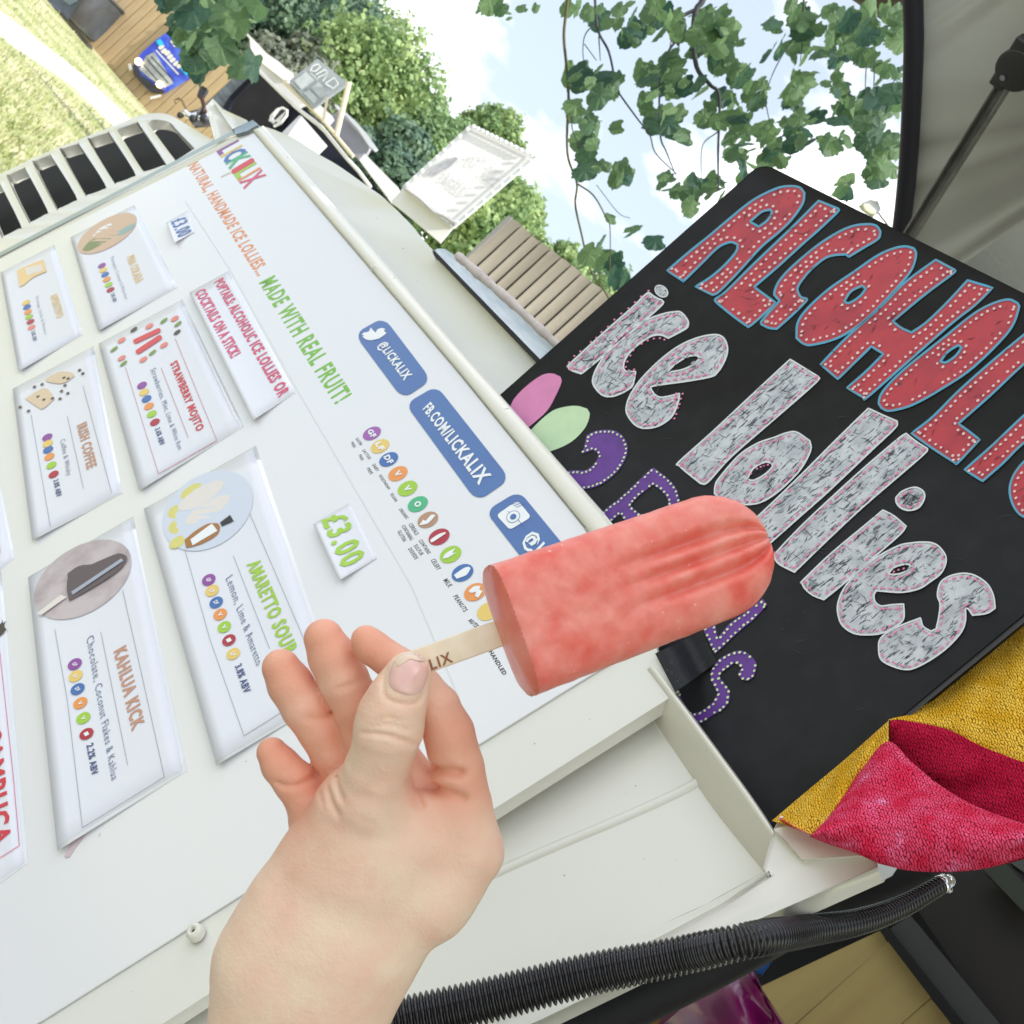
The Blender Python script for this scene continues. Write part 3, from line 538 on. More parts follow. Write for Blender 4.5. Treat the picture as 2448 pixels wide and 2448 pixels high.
def paint_silver():
    m = mat('silver paint', (.40, .43, .47), .5, noise=(110, (.62, .65, .69), .3, .62))
    t = m.node_tree; b = t.nodes['Principled BSDF']; src = b.inputs['Base Color'].links[0].from_socket
    tcn = t.nodes.new('ShaderNodeTexCoord'); fac = None
    for rz, sc, thr in ((.3, (1300, 170, 170), .625), (1.2, (190, 1500, 190), .63), (2.2, (500, 1500, 400), .66)):
        mp_ = t.nodes.new('ShaderNodeMapping'); mp_.inputs['Rotation'].default_value = (rz, .5, rz*1.3); mp_.inputs['Scale'].default_value = sc
        n_ = t.nodes.new('ShaderNodeTexNoise'); n_.inputs['Scale'].default_value = .55; n_.inputs['Detail'].default_value = 3
        r_ = t.nodes.new('ShaderNodeMath'); r_.operation = 'GREATER_THAN'; r_.inputs[1].default_value = thr
        t.links.new(tcn.outputs['Object'], mp_.inputs[0]); t.links.new(mp_.outputs[0], n_.inputs['Vector']); t.links.new(n_.outputs['Fac'], r_.inputs[0])
        if fac is None: fac = r_.outputs[0]
        else:
            a_ = t.nodes.new('ShaderNodeMath'); a_.operation = 'MAXIMUM'; t.links.new(fac, a_.inputs[0]); t.links.new(r_.outputs[0], a_.inputs[1]); fac = a_.outputs[0]
    x = t.nodes.new('ShaderNodeMix'); x.data_type = 'RGBA'; t.links.new(src, x.inputs['A']); x.inputs['B'].default_value = (.10, .11, .13, 1); t.links.new(fac, x.inputs['Factor']); t.links.new(x.outputs['Result'], b.inputs['Base Color']); return m
specks(blackp, 700, .78, (.10, .10, .11)); silver = paint_silver(); pinkd = mat('pink pen dashes', (.80, .22, .42), .5); purple = mat('purple paint', (.13, .035, .30), .5, noise=(70, (.09, .025, .22), .45, .75)); lemond = mat('yellow green dots', (.66, .80, .45), .5)
rimw = mat('pale letter rim', (.74, .76, .79), .5)
def inset(P, d):
    N = len(P); s = 1 if area2(P) > 0 else -1; R = []
    for i in range(N):
        t = P[(i+1) % N]-P[i-1]; t = t/(np.linalg.norm(t)+1e-9); R.append(P[i]+s*d*np.array([-t[1], t[0]]))
    return R
def inpoly(p, P):
    c = False; x, y = p
    for i in range(len(P)):
        x1, y1 = P[i]; x2, y2 = P[i-1]
        if (y1 > y) != (y2 > y) and x < (x2-x1)*(y-y1)/(y2-y1)+x1: c = not c
    return c
def walk(P, step):
    N = len(P); acc = 0; out_ = []
    for i in range(N):
        a, b = P[i], P[(i+1) % N]; l = np.linalg.norm(b-a); t = step-acc
        while t < l: out_.append((a+(b-a)*t/l, (b-a)/l)); t += step
        acc = (acc+l) % step if l > 0 else acc
    return out_
def spots(loops, d, step, r_, m, off, name, long=1.0, outside=False, jit=1.2, mirror=1):
    mb = MB()
    for li, P in enumerate(loops):
        P = [np.array(p) for p in P]
        dd = d if li == 0 else -d
        R = inset(P, dd if not outside else -dd)
        for q, tg in walk(R, step):
            q = q+rng.normal(0, jit*.5, 2)
            if not outside and (not inpoly(q, loops[0]) or any(inpoly(q, h) for h in loops[1:])): continue
            if random.random() < .06: continue
            a_ = math.degrees(math.atan2(tg[1], tg[0])); e = ell(q, r_*long*random.uniform(.85, 1.15), r_*.8*random.uniform(.85, 1.1), a_ if long > 1 else -35, 9)
            mb.add([PB(x, y, off) for x, y in e], [tuple(range(9))])
    mb.build(name, m, board)
def letter(pts, holes, fill, edge, ew, dot, dd, ds, dr, long=1.0, name='painted_letter'):
    O = spline(pts, 6, sharp=48); Hs = [spline(h, 5, sharp=60) for h in holes]
    flat(name, O, Hs, PB, fill, board, .0004)
    if edge:
        for P in [O]+Hs: ribbon('letter_outline', P, ew, PB, edge, board, .0007, True)
    if dot: spots([O]+Hs, dd, ds, dr, dot, .0010, 'letter_dots', long)
    return O, Hs
zb = lambda *p: [(1748+.3623*a, 500+.3623*b) for a, b in p]; za = lambda *p: [(1800+.31056*a, 1050+.31056*b) for a, b in p]; z2 = Z(1150, 600, 700); zB = Z(1200, 1000, 600)
RED = [
 ([(1911, 448), (1923, 461), (1919, 486), (1894, 523), (1863, 554), (1828, 583), (1805, 606), (1758, 658), (1719, 697), (1704, 705), (1663, 685), (1698, 663), (1734, 632), (1760, 601), (1763, 584), (1745, 579), (1716, 592), (1680, 627), (1636, 670), (1631, 670), (1595, 647), (1650, 600), (1700, 560), (1746, 521), (1801, 478), (1855, 451), (1886, 445)], [[(1793, 530), (1820, 507), (1841, 501), (1845, 509), (1834, 527), (1814, 542)]]),
 ([(1957, 480), (2004, 499), (2002, 507), (1960, 547), (1917, 585), (1860, 637), (1803, 686), (1827, 704), (1855, 724), (1826, 751), (1793, 779), (1784, 778), (1748, 752), (1712, 722), (1711, 714), (1735, 697), (1800, 633), (1894, 543)], []),
 ([(2074, 536), (2095, 540), (2105, 554), (2099, 571), (2065, 592), (2029, 614), (2023, 608), (1994, 610), (1971, 618), (1940, 643), (1917, 670), (1908, 685), (1907, 696), (1915, 710), (1929, 714), (1926, 721), (1895, 752), (1857, 786), (1839, 784), (1820, 775), (1819, 770), (1840, 745), (1864, 719), (1851, 705), (1853, 692), (1864, 670), (1893, 638), (1951, 589), (2002, 556), (2040, 540)], []),
 ([(2165, 589), (2185, 594), (2190, 609), (2179, 645), (2147, 685), (2103, 732), (2056, 775), (2002, 808), (1944, 824), (1922, 822), (1904, 808), (1907, 772), (1929, 739), (1980, 692), (2038, 652), (2096, 612), (2136, 594)], [[(2018, 721), (2034, 697), (2060, 683), (2070, 690), (2056, 708), (2031, 724)]]),
 ([(2237, 621), (2282, 645), (2278, 654), (2210, 705), (2134, 768), (2155, 784), (2179, 795), (2215, 770), (2265, 722), (2313, 670), (2373, 688), (2330, 730), (2273, 775), (2170, 865), (2074, 949), (2063, 949), (2025, 927), (2070, 888), (2112, 846), (2083, 828), (2040, 870), (2003, 906), (1962, 871), (2023, 808), (2107, 732), (2165, 674)], []),
 ([(2411, 716), (2433, 725), (2435, 739), (2411, 793), (2328, 877), (2255, 927), (2183, 967), (2128, 982), (2107, 975), (2101, 960), (2114, 931), (2165, 880), (2255, 808), (2328, 750), (2375, 725)], [[(2248, 864), (2266, 841), (2291, 825), (2299, 831), (2284, 851), (2262, 866)]]),
 ([(2520, 745), (2560, 780), (2448, 870), (2370, 943), (2291, 1013), (2315, 1030), (2342, 1051), (2291, 1105), (2284, 1107), (2230, 1072), (2179, 1036), (2230, 996), (2291, 935), (2364, 870), (2448, 800)], []),
 ([(2530, 925), (2570, 960), (2448, 1058), (2400, 1105), (2349, 1150), (2306, 1123), (2375, 1062), (2448, 993)], []),
 ([(2500, 1072), (2462, 1092), (2435, 1118), (2418, 1148), (2414, 1180), (2426, 1215), (2450, 1236), (2500, 1240), (2520, 1160)], [])]
def scratch(polys, n, lmin, lmax, w, m, name, base):
    mb = MB(); k_ = 0
    for P in polys:
        A_ = np.array(P); lo, hi = A_.min(0), A_.max(0); c_ = 0; t_ = 0
        while c_ < n and t_ < n*30:
            t_ += 1; p = lo+(hi-lo)*rng.random(2)
            if not inpoly(p, P): continue
            a = math.radians(base+random.uniform(-28, 28)); l = random.uniform(lmin, lmax); q = p+l*np.array([math.cos(a), math.sin(a)])
            if not inpoly(q, P): continue
            mid = (p+q)/2+np.array([-math.sin(a), math.cos(a)])*random.uniform(-.12, .12)*l; ww = w*random.uniform(.5, 1.3); nrm = np.array([-math.sin(a), math.cos(a)])*ww/2; c_ += 1
            mb.add([PB(*(p), .0009), PB(*(mid+nrm), .0009), PB(*(q), .0009), PB(*(mid-nrm), .0009)], [(0, 1, 2, 3)])
    tag(mb.build(name, m, board), kind='stuff')
for P, H in RED: letter(P, H, red, cyan, 5.5, dotm, 12, 16.5, 3.9)
scratch([P for P, H in RED], 16, 8, 30, 1.8, mat('dark red scuff', (.10, .015, .02), .6), 'scratches', -38)
SIL = [
 (z2((1105, 272), (1150, 305), (1195, 325), (1185, 365), (960, 560), (820, 680), (700, 780), (660, 810), (590, 785), (575, 765), (590, 740), (830, 520), (1000, 370), (1070, 300)), [], 0),
 (z2((1320, 405), (1365, 460), (1365, 500), (1340, 520), (1235, 575), (1190, 555), (1130, 560), (1060, 600), (990, 660), (950, 720), (940, 770), (955, 795), (1020, 795), (1010, 850), (990, 900), (900, 950), (830, 960), (780, 935), (740, 880), (740, 830), (770, 760), (850, 640), (950, 540), (1080, 460), (1200, 415), (1270, 402)), [], 0),
 (z2((1530, 552), (1590, 565), (1620, 610), (1625, 670), (1600, 740), (1560, 800), (1515, 830), (1350, 860), (1140, 890), (1120, 910), (1150, 950), (1200, 965), (1310, 940), (1300, 1000), (1260, 1090), (1180, 1150), (1090, 1170), (1020, 1150), (965, 1080), (960, 1020), (990, 940), (1060, 840), (1180, 720), (1300, 630), (1420, 575)), [z2((1225, 800), (1290, 740), (1370, 695), (1430, 690), (1440, 710), (1400, 750), (1320, 785))], 0),
 ([(1889, 859), (1920, 878), (1956, 900), (1950, 915), (1850, 1003), (1748, 1092), (1693, 1152), (1675, 1156), (1640, 1128), (1622, 1112), (1623, 1104), (1700, 1035), (1775, 965), (1850, 895)], [], 0),
 ([(1904, 1033), (1936, 1054), (1938, 1076), (1918, 1116), (1886, 1152), (1850, 1183), (1815, 1202), (1777, 1206), (1735, 1200), (1708, 1180), (1710, 1160), (1719, 1143), (1766, 1089), (1810, 1060), (1850, 1046), (1880, 1035)], [[(1786, 1145), (1802, 1119), (1828, 1105), (1844, 1107), (1846, 1116), (1828, 1134), (1802, 1148)]], 0),
 ([(2076, 976), (2110, 992), (2145, 1007), (2139, 1024), (2080, 1080), (1980, 1175), (1910, 1237), (1846, 1294), (1800, 1335), (1750, 1290), (1812, 1234), (1900, 1150), (2000, 1050)], [], 0),
 ([(2166, 1036), (2190, 1055), (2218, 1073), (2201, 1093), (2064, 1211), (1974, 1295), (1899, 1368), (1862, 1348), (1850, 1331), (1856, 1320), (1924, 1249), (2048, 1134), (2142, 1053)], [], 0),
 (za((1000, 545), (1085, 590), (1180, 670), (1130, 735), (930, 910), (700, 1110), (545, 1235), (460, 1200), (400, 1150), (375, 1105), (385, 1085), (600, 880), (900, 630)), [], 0),
 (za((1330, 792), (1400, 805), (1450, 845), (1485, 905), (1480, 970), (1440, 1040), (1360, 1100), (1280, 1150), (1150, 1178), (1000, 1170), (950, 1165), (932, 1200), (940, 1250), (985, 1283), (1060, 1275), (1160, 1268), (1160, 1380), (1100, 1440), (1000, 1490), (900, 1505), (780, 1495), (690, 1435), (655, 1350), (655, 1260), (700, 1150), (800, 1030), (950, 910), (1120, 820), (1230, 797)), [za((1045, 1030), (1090, 985), (1170, 962), (1210, 968), (1195, 1005), (1130, 1035), (1060, 1040))], 0),
 (za((1600, 1033), (1700, 1045), (1800, 1110), (1850, 1200), (1865, 1300), (1800, 1340), (1690, 1355), (1660, 1310), (1635, 1300), (1635, 1400), (1600, 1490), (1500, 1600), (1380, 1690), (1260, 1755), (1180, 1773), (1080, 1750), (990, 1700), (968, 1620), (985, 1530), (1100, 1450), (1290, 1375), (1310, 1440), (1370, 1478), (1410, 1460), (1430, 1370), (1440, 1270), (1420, 1200), (1440, 1110), (1500, 1060)), [], 0),
 (za((1100, 450), (1150, 400), (1240, 370), (1300, 390), (1322, 430), (1310, 480), (1270, 530), (1200, 548), (1140, 530), (1105, 490)), [], 0)]
for P, H, _ in SIL: letter(P, H, silver, rimw, 3.6, pinkd, 8, 18, 2.7, 2.3)
inkp = mat('black pen', (.02, .02, .025), .6); scratch([P for P, H, _ in SIL], 26, 10, 42, 1.7, inkp, 'pen_strokes', -45); scratch([P for P, H, _ in SIL], 20, 8, 34, 1.5, inkp, 'pen_strokes', 30); scratch([P for P, H, _ in SIL], 9, 14, 30, 6, mat('silver smudge', (.30, .33, .37), .5), 'smudges', -45)
scratch([[(1830, 430), (2440, 720), (2440, 1440), (1870, 1920), (1300, 1150), (1250, 940)]], 40, 12, 60, 1.1, mat('chalky scuff', (.035, .035, .038), .7), 'board_scuffs', 10)
letter(ell(z2((1190, 265))[0], 17, 12, 38), [], silver, rimw, 2.4, None, 0, 0, 0)
mb = MB()
for p in za((-15, 265), (30, 225), (60, 212), (85, 205), (115, 196), (1085, 1020), (1120, 1005), (1160, 995)): mb.add([PB(x, y, .0008) for x, y in ell(p, 3, 2.3, -30, 8)], [tuple(range(8))])
for p in z2((1105, 262), (1055, 300), (1015, 338), (972, 378), (925, 412), (880, 452), (838, 500), (795, 535), (760, 572), (725, 600), (655, 662), (615, 692), (580, 735), (1210, 585), (1180, 575), (1140, 578), (1100, 590), (1060, 612), (1005, 655), (985, 690), (965, 730), (955, 765), (975, 788), (1010, 782), (1330, 942), (1318, 975), (1310, 1010), (1298, 1035), (1288, 1075), (1275, 1105)): mb.add([PB(x, y, .0008) for x, y in ell(p, 2.8, 2.2, -30, 8)], [tuple(range(8))])
mb.build('pink_dots', pinkd, board)
letter(zB((650, 130), (720, 98), (800, 88), (880, 100), (940, 150), (967, 220), (960, 290), (920, 370), (860, 440), (780, 500), (700, 535), (610, 548), (450, 560), (380, 480), (490, 410), (560, 400), (640, 400), (700, 360), (740, 300), (735, 265), (700, 245), (640, 265), (615, 275), (635, 210)), [], purple, None, 0, lemond, 4.5, 10.5, 3.0)
letter(zB((1170, 380), (1270, 460), (1335, 530), (1362, 610), (1360, 680), (1250, 790), (1150, 850), (1000, 900), (950, 800), (910, 735), (850, 790), (800, 850), (740, 800), (780, 715), (900, 620), (1050, 480), (1140, 395)), [zB((1165, 510), (1240, 570), (1280, 640), (1260, 690), (1180, 740), (1090, 745), (1030, 710), (990, 670), (1030, 620), (1100, 560))], purple, None, 0, lemond, 3.5, 11, 3.0)
letter(ZC((1560, 150), (1615, 220), (1570, 270), (1450, 400), (1300, 520), (1130, 680), (1010, 790), (960, 690), (890, 540), (850, 420), (960, 350), (1020, 480), (1040, 600), (1110, 520), (1200, 420), (1400, 280)), [], purple, None, 0, lemond, 4, 13, 3.4)
letter(ZC((1300, 750), (1400, 790), (1480, 880), (1485, 960), (1450, 1060), (1370, 1100), (1300, 1070), (1280, 1010), (1320, 940), (1240, 890), (1160, 950), (1080, 1010), (1070, 1070), (1120, 1130), (1180, 1220), (1170, 1340), (1100, 1430), (980, 1500), (860, 1580), (780, 1590), (600, 1430), (500, 1250), (600, 1210), (660, 1400), (760, 1480), (860, 1440), (980, 1350), (1040, 1240), (1000, 1160), (960, 1050), (980, 950), (1060, 850), (1180, 780)), [], purple, None, 0, lemond, 3.2, 13, 3.6)
flat('pink_petal', spline(z2((525, 830), (530, 870), (490, 960), (430, 1060), (300, 1175), (180, 1070), (215, 980), (300, 890), (400, 820), (470, 808)), 5), [], PB, mat('pink paint', (.72, .24, .48), .5, noise=(60, (.62, .2, .4), .5, .8)), board, .0004)
flat('green_petal', spline(z2((700, 1040), (717, 1080), (690, 1160), (620, 1240), (540, 1290), (435, 1330), (310, 1200), (400, 1110), (480, 1050), (570, 1025), (640, 1023)), 5), [], PB, mat('pale green paint', (.52, .72, .46), .5, noise=(60, (.60, .78, .5), .4, .7)), board, .0004)
tape = thing('tape_patch', tuple(PB(1650, 1600, .01)), 'scuffed black tape patch holding the board to the poster corner', 'tape')
tp = MB(); H = homog([(1590, 1612), (1612, 1655), (1716, 1584), (1680, 1512)]); H = homog([(1566, 1562), (1614, 1655), (1714, 1583), (1678, 1510)])
n_ = 8; V = []
for j in range(n_+1):
    for i in range(n_+1):
        x, y = hmap(H, i/n_, j/n_); dpt = min(np.linalg.norm((PM(x, y, .002)-CAM)), np.linalg.norm(PB(x, y, .002)-CAM)) if j/n_ < .25 else np.linalg.norm(PB(x, y, .002)-CAM)*(min(1, (j/n_-.25)/.3))+np.linalg.norm(PM(x, y, .002)-CAM)*(1-min(1, (j/n_-.25)/.3))
        r_ = ray(x, y); V.append(CAM+r_/np.linalg.norm(r_)*(dpt-.0008*random.random()))
link('tape_strip', V, [(j*9+i, j*9+i+1, (j+1)*9+i+1, (j+1)*9+i) for j in range(8) for i in range(8)], mat('black tape', (.014, .015, .018), .55, spec=.25, noise=(300, (.09, .09, .10), .6, .85), bump=(400, .3, .0006)), tape, True)

# ------------------------------------------------------------------ striped towel
towel = thing('knitted_towel', tuple(PB(2200, 1900)), 'yellow and pink striped knitted towel bunched behind the black board', 'towel')
def knit(name, c1, c2, c3=None):
    m = bpy.data.materials.new(name); m.use_nodes = True; t = m.node_tree; b = t.nodes['Principled BSDF']; b.inputs['Roughness'].default_value = .95; b.inputs['Specular IOR Level'].default_value = .15
    tcn = t.nodes.new('ShaderNodeTexCoord'); uv = t.nodes.new('ShaderNodeUVMap')
    br = t.nodes.new('ShaderNodeTexBrick'); br.inputs['Scale'].default_value = 1; br.inputs['Brick Width'].default_value = .0026; br.inputs['Row Height'].default_value = .0013; br.inputs['Mortar Size'].default_value = .00022; br.inputs['Mortar Smooth'].default_value = 1
    ns = t.nodes.new('ShaderNodeTexNoise'); ns.inputs['Scale'].default_value = 260; ns.inputs['Detail'].default_value = 2; t.links.new(tcn.outputs['Object'], ns.inputs['Vector'])
    ad = t.nodes.new('ShaderNodeVectorMath'); ad.operation = 'SCALE'; ad.inputs['Scale'].default_value = .0034; t.links.new(ns.outputs['Color'], ad.inputs[0])
    a2 = t.nodes.new('ShaderNodeVectorMath'); t.links.new(uv.outputs[0], a2.inputs[0]); t.links.new(ad.outputs[0], a2.inputs[1]); t.links.new(a2.outputs[0], br.inputs['Vector'])
    n3 = t.nodes.new('ShaderNodeTexNoise'); n3.inputs['Scale'].default_value = 90; n3.inputs['Detail'].default_value = 4; t.links.new(tcn.outputs['Object'], n3.inputs['Vector'])
    r = t.nodes.new('ShaderNodeValToRGB'); e = r.color_ramp.elements; e[0].position = .38; e[1].position = .62; e[0].color = (*c1, 1); e[1].color = (*c2, 1)
    if c3: q = r.color_ramp.elements.new(.74); q.color = (*c3, 1)
    t.links.new(n3.outputs['Fac'], r.inputs[0])
    mixn = t.nodes.new('ShaderNodeMix'); mixn.data_type = 'RGBA'; t.links.new(r.outputs[0], mixn.inputs['A']); mixn.inputs['B'].default_value = (c1[0]*.8, c1[1]*.7, c1[2]*.7, 1); t.links.new(br.outputs['Fac'], mixn.inputs['Factor']); t.links.new(mixn.outputs['Result'], b.inputs['Base Color'])
    inv = t.nodes.new('ShaderNodeMath'); inv.operation = 'SUBTRACT'; inv.inputs[0].default_value = 1; t.links.new(br.outputs['Fac'], inv.inputs[1])
    bp = t.nodes.new('ShaderNodeBump'); bp.inputs['Strength'].default_value = .9; bp.inputs['Distance'].default_value = .0014; t.links.new(inv.outputs[0], bp.inputs['Height']); t.links.new(bp.outputs[0], b.inputs['Normal']); return m
PT = Plane(6, .518)
def loft(name, A, B, m, offA, offB, bulge, nu=60, nv=34, ph=0.0, amp=.002):
    A = spline(A, 12, False, 180); B = spline(B, 12, False, 180)
    def res(P):
        P = np.array(P); d = np.r_[0, np.cumsum(np.linalg.norm(np.diff(P, axis=0), axis=1))]; u = np.linspace(0, d[-1], nu+1); return np.c_[np.interp(u, d, P[:, 0]), np.interp(u, d, P[:, 1])]
    A = res(A); B = res(B); V = []
    for j in range(nv+1):
        t = j/nv
        for i in range(nu+1):
            p = A[i]*(1-t)+B[i]*t; s = i/nu
            off = offA*(1-t)+offB*t+bulge*math.sin(math.pi*t)**.7+amp*math.sin(9*s+ph+3*t)*math.sin(math.pi*t)+amp*.5*math.sin(23*s+6*t+ph)*min(1, t*5, (1-t)*5)
            a_ = PT(*p, off); b_ = PM(*p, off+.010); w_ = min(1, max(0, (p[1]-1880)/90)); da, db = (a_-CAM) @ AF, min((b_-CAM) @ AF, (a_-CAM) @ AF); V.append(dep(*p, da*(1-w_)+db*w_))
    o = link(name, V, [(j*(nu+1)+i, j*(nu+1)+i+1, (j+1)*(nu+1)+i+1, (j+1)*(nu+1)+i) for j in range(nv) for i in range(nu)], m, towel, True)
    uvl = o.data.uv_layers.new(name='UVMap')
    for lp in o.data.loops:
        v = V[lp.vertex_index]; uvl.data[lp.index].uv = ((v-CAM) @ (-E1), (v-CAM) @ PT.u+.35*((v-CAM) @ (-E1)))
    return o
ky = knit('yellow knit', (.80, .43, .02), (.90, .56, .07)); kr = knit('crimson knit', (.46, .005, .04), (.58, .012, .06)); kp = knit('pink knit', (.80, .025, .085), (.90, .10, .22), (.95, .30, .55))
loft('yellow_stripe', [(2100, 1720), (2180, 1640), (2300, 1545), (2448, 1420), (2560, 1340)], [(2128, 1722), (2160, 1722), (2263, 1743), (2364, 1791), (2580, 1870)], ky, -.035, -.012, .006, ph=1)
loft('crimson_stripe', [(2128, 1722), (2160, 1722), (2263, 1743), (2364, 1791), (2580, 1870)], [(2126, 1778), (2180, 1835), (2251, 1885), (2334, 1932), (2580, 2020)], kr, -.012, -.020, .004, ph=2)
loft('yellow_corner', [(1845, 1962), (1930, 1890), (2020, 1815), (2125, 1722)], [(1942, 1995), (1996, 1933), (2060, 1840), (2124, 1772)], ky, -.012, .002, .004, ph=.5)
loft('pink_stripe', [(1942, 1995), (1996, 1933), (2060, 1840), (2122, 1772), (2180, 1822), (2251, 1880), (2334, 1927), (2448, 1969), (2600, 2015)], [(1935, 2000), (1980, 2018), (2037, 2036), (2097, 2062), (2156, 2079), (2240, 2084), (2346, 2078), (2448, 2050), (2600, 2010)], kp, .002, .004, .014, 80, 40, ph=.3, amp=.003)
loft('towel_hem', [(1865, 1958), (1900, 1978), (1942, 1997), (2037, 2036), (2156, 2079), (2346, 2078), (2600, 2010)], [(1866, 1950), (1900, 1965), (1945, 1985), (2040, 2020), (2156, 2060), (2346, 2060), (2600, 1995)], kp, .004, -.02, .0, 60, 6, amp=0)
# ------------------------------------------------------------------ ribbed hose
hose = thing('ribbed_hose', tuple(dep(1400, 2330, .52)), 'black corrugated spring hose with chrome ball end below the door', 'hose')
cl = spline([dep(x, y, dpm(x, y, o_)) for x, y, o_ in ((600, 2560, .06), (800, 2490, .05), (950, 2443, .045), (1150, 2395, .036), (1400, 2331, .028), (1620, 2286, .028), (1800, 2246, .030))]+[dep(1930, 2225, .515), dep(2048, 2205, .54), dep(2150, 2170, .565), dep(2250, 2115, .585)], 40, False, 180)
cl = np.array(cl); d = np.r_[0, np.cumsum(np.linalg.norm(np.diff(cl, axis=0), axis=1))]; pitch = .0026; n_ = int(d[-1]/pitch)
P = []; R = []
for i in range(n_):
    for f, r_ in ((0, .0068), (.2, .0084), (.5, .0092), (.8, .0084)):
        u = (i+f)*pitch; P.append([np.interp(u, d, cl[:, k]) for k in range(3)]); q_ = P[-1]-CAM; dz_ = q_ @ AF; xp_ = CC+F*(q_ @ AX)/dz_; R.append(float(np.interp(xp_, [900, 1400, 1848, 2048, 2250], [56, 50, 42, 31, 22]))*dz_/F*r_/.0092)
mb = MB(); mb.tube(P, R, 24); mb.build('coil', mat('black enamel', (.006, .006, .008), .18, spec=.6, noise=(120, (.02, .022, .028), .6, .8)), hose, True)
def ball(c, r_, m, parent, name, n=16, sc=(1, 1, 1)):
    V = [np.array(c)+r_*np.array([math.sin(a)*math.cos(b)*sc[0], math.sin(a)*math.sin(b)*sc[1], math.cos(a)*sc[2]]) for a in np.linspace(.001, math.pi-.001, n) for b in np.linspace(0, 2*math.pi, n, endpoint=False)]
    return link(name, V, [(i*n+k, i*n+(k+1) % n, (i+1)*n+(k+1) % n, (i+1)*n+k) for i in range(n-1) for k in range(n)], m, parent, True)
ball(dep(2268, 2106, .590), .0034, chrome, hose, 'ball_end'); mb = MB(); mb.tube([dep(2246, 2117, .584), dep(2258, 2110, .587)], .0048, 16); mb.build('end_collar', chrome, hose, True); ball(dep(2268, 2126, .588), .0020, chrome, hose, 'lower_stud')
# magenta bag and blue cloth
bag = thing('magenta_bag', tuple(PI(1700, 2400)), 'crumpled translucent magenta plastic bag on the shelf under the hose', 'bag')
PG = Plane(0, .80)
bagm = mat('magenta film', (.22, .008, .12), .25, noise=(14, (.10, .006, .065), .4, .7), bump=(22, .2, .004), coat=.6)
for nm, A, B in [('bag_front', [(1560, 2470), (1640, 2400), (1700, 2330), (1760, 2290)], [(1800, 2560), (1830, 2500), (1845, 2448), (1840, 2400)]), ('bag_side', [(1760, 2290), (1780, 2290), (1790, 2300), (1800, 2310)], [(1830, 2395), (1835, 2400), (1860, 2448), (1880, 2500)])]:
    A2 = spline(A, 8, False, 180); B2 = spline(B, 8, False, 180); rows = []
    for t in np.linspace(0, 1, 10): rows.append([PG(*p, .02*math.sin(math.pi*t)+.004*math.sin(i*.45+t*4)) for i, p in enumerate(mixp(A2, B2, t))])
    strip(nm, rows, bagm, bag)
flat('bag_panel', [(1745, 2300), (1775, 2303), (1870, 2448), (1880, 2500), (1500, 2520), (1600, 2420)], [], PG, bagm, bag, -.005, .01)
cb = thing('blue_cloth', tuple(PI(1800, 2300)), 'scrap of blue cloth just above the magenta bag', 'cloth')
bevel(flat('cloth', ZE((1660, 1280), (1850, 1270), (1770, 1365), (1700, 1340)), [], Plane(0, .9), mat('blue cloth', (.01, .07, .25), .8), cb, 0, .01), .003)
bx = thing('cardboard_box', tuple(PI(1550, 2440)), 'corner of a brown cardboard box beside the magenta bag', 'box')
bevel(flat('box_side', ZE((400, 1950), (640, 1770), (860, 1932), (860, 2200), (300, 2200)), [], Plane(0, .85), mat('brown card', (.30, .16, .04), .8), bx, 0, .05), .002)
bevel(flat('box_flap', ZE((650, 1780), (730, 1730), (1000, 1900), (1000, 1990), (860, 1932)), [], Plane(0, .85), mat('grey flap', (.12, .11, .09), .8), bx, .004, .01), .002)

# ------------------------------------------------------------------ ice lolly
lolly = thing('ice_lolly', tuple(dep(1400, 1400, .375)), 'coral red ice lolly with a flat wooden stick held by the hand', 'ice lolly')
def unit(v): return v/np.linalg.norm(v)
UPX = .36/F                                  # metres per pixel at the hand
Pa, Pb = dep(1220, 1508, .350), dep(1824, 1289, .379)
# axis from the stick end to the rounded tip, tip turned away
aA = unit(Pb-Pa); cA = -unit(dep(1500, 1400, .36)-CAM); cA = unit(cA-aA*(cA @ aA)); 
bA = np.cross(cA, aA)
tilt = math.radians(0); LEN = np.linalg.norm(Pb-Pa); W2 = .0209; T2 = .0117
nl, nk = 96, 150; V = []; t0 = LEN-.0222
aa_ = np.linspace(0, 2*math.pi, 4001); xx_ = np.sign(np.cos(aa_))*np.abs(np.cos(aa_))**.52; yy_ = np.sign(np.sin(aa_))*np.abs(np.sin(aa_))**.598
ds_ = np.r_[0, np.cumsum(np.hypot(np.diff(xx_)*W2, np.diff(yy_)*T2))]; us_ = np.linspace(0, ds_[-1], nk, endpoint=False); XS = np.interp(us_, ds_, xx_); YS = np.interp(us_, ds_, yy_)
def fbm(p, f): return math.sin(p[0]*f*1.3+2.1*math.sin(p[1]*f*.7+1))*math.sin(p[1]*f*1.1+1.7*math.sin(p[2]*f*.9))*math.cos(p[2]*f+p[0]*f*.6)
ts = list(np.linspace(0, t0, 56))+[t0+.0222*math.sin(a) for a in np.linspace(0, math.pi/2, 34)[1:]]
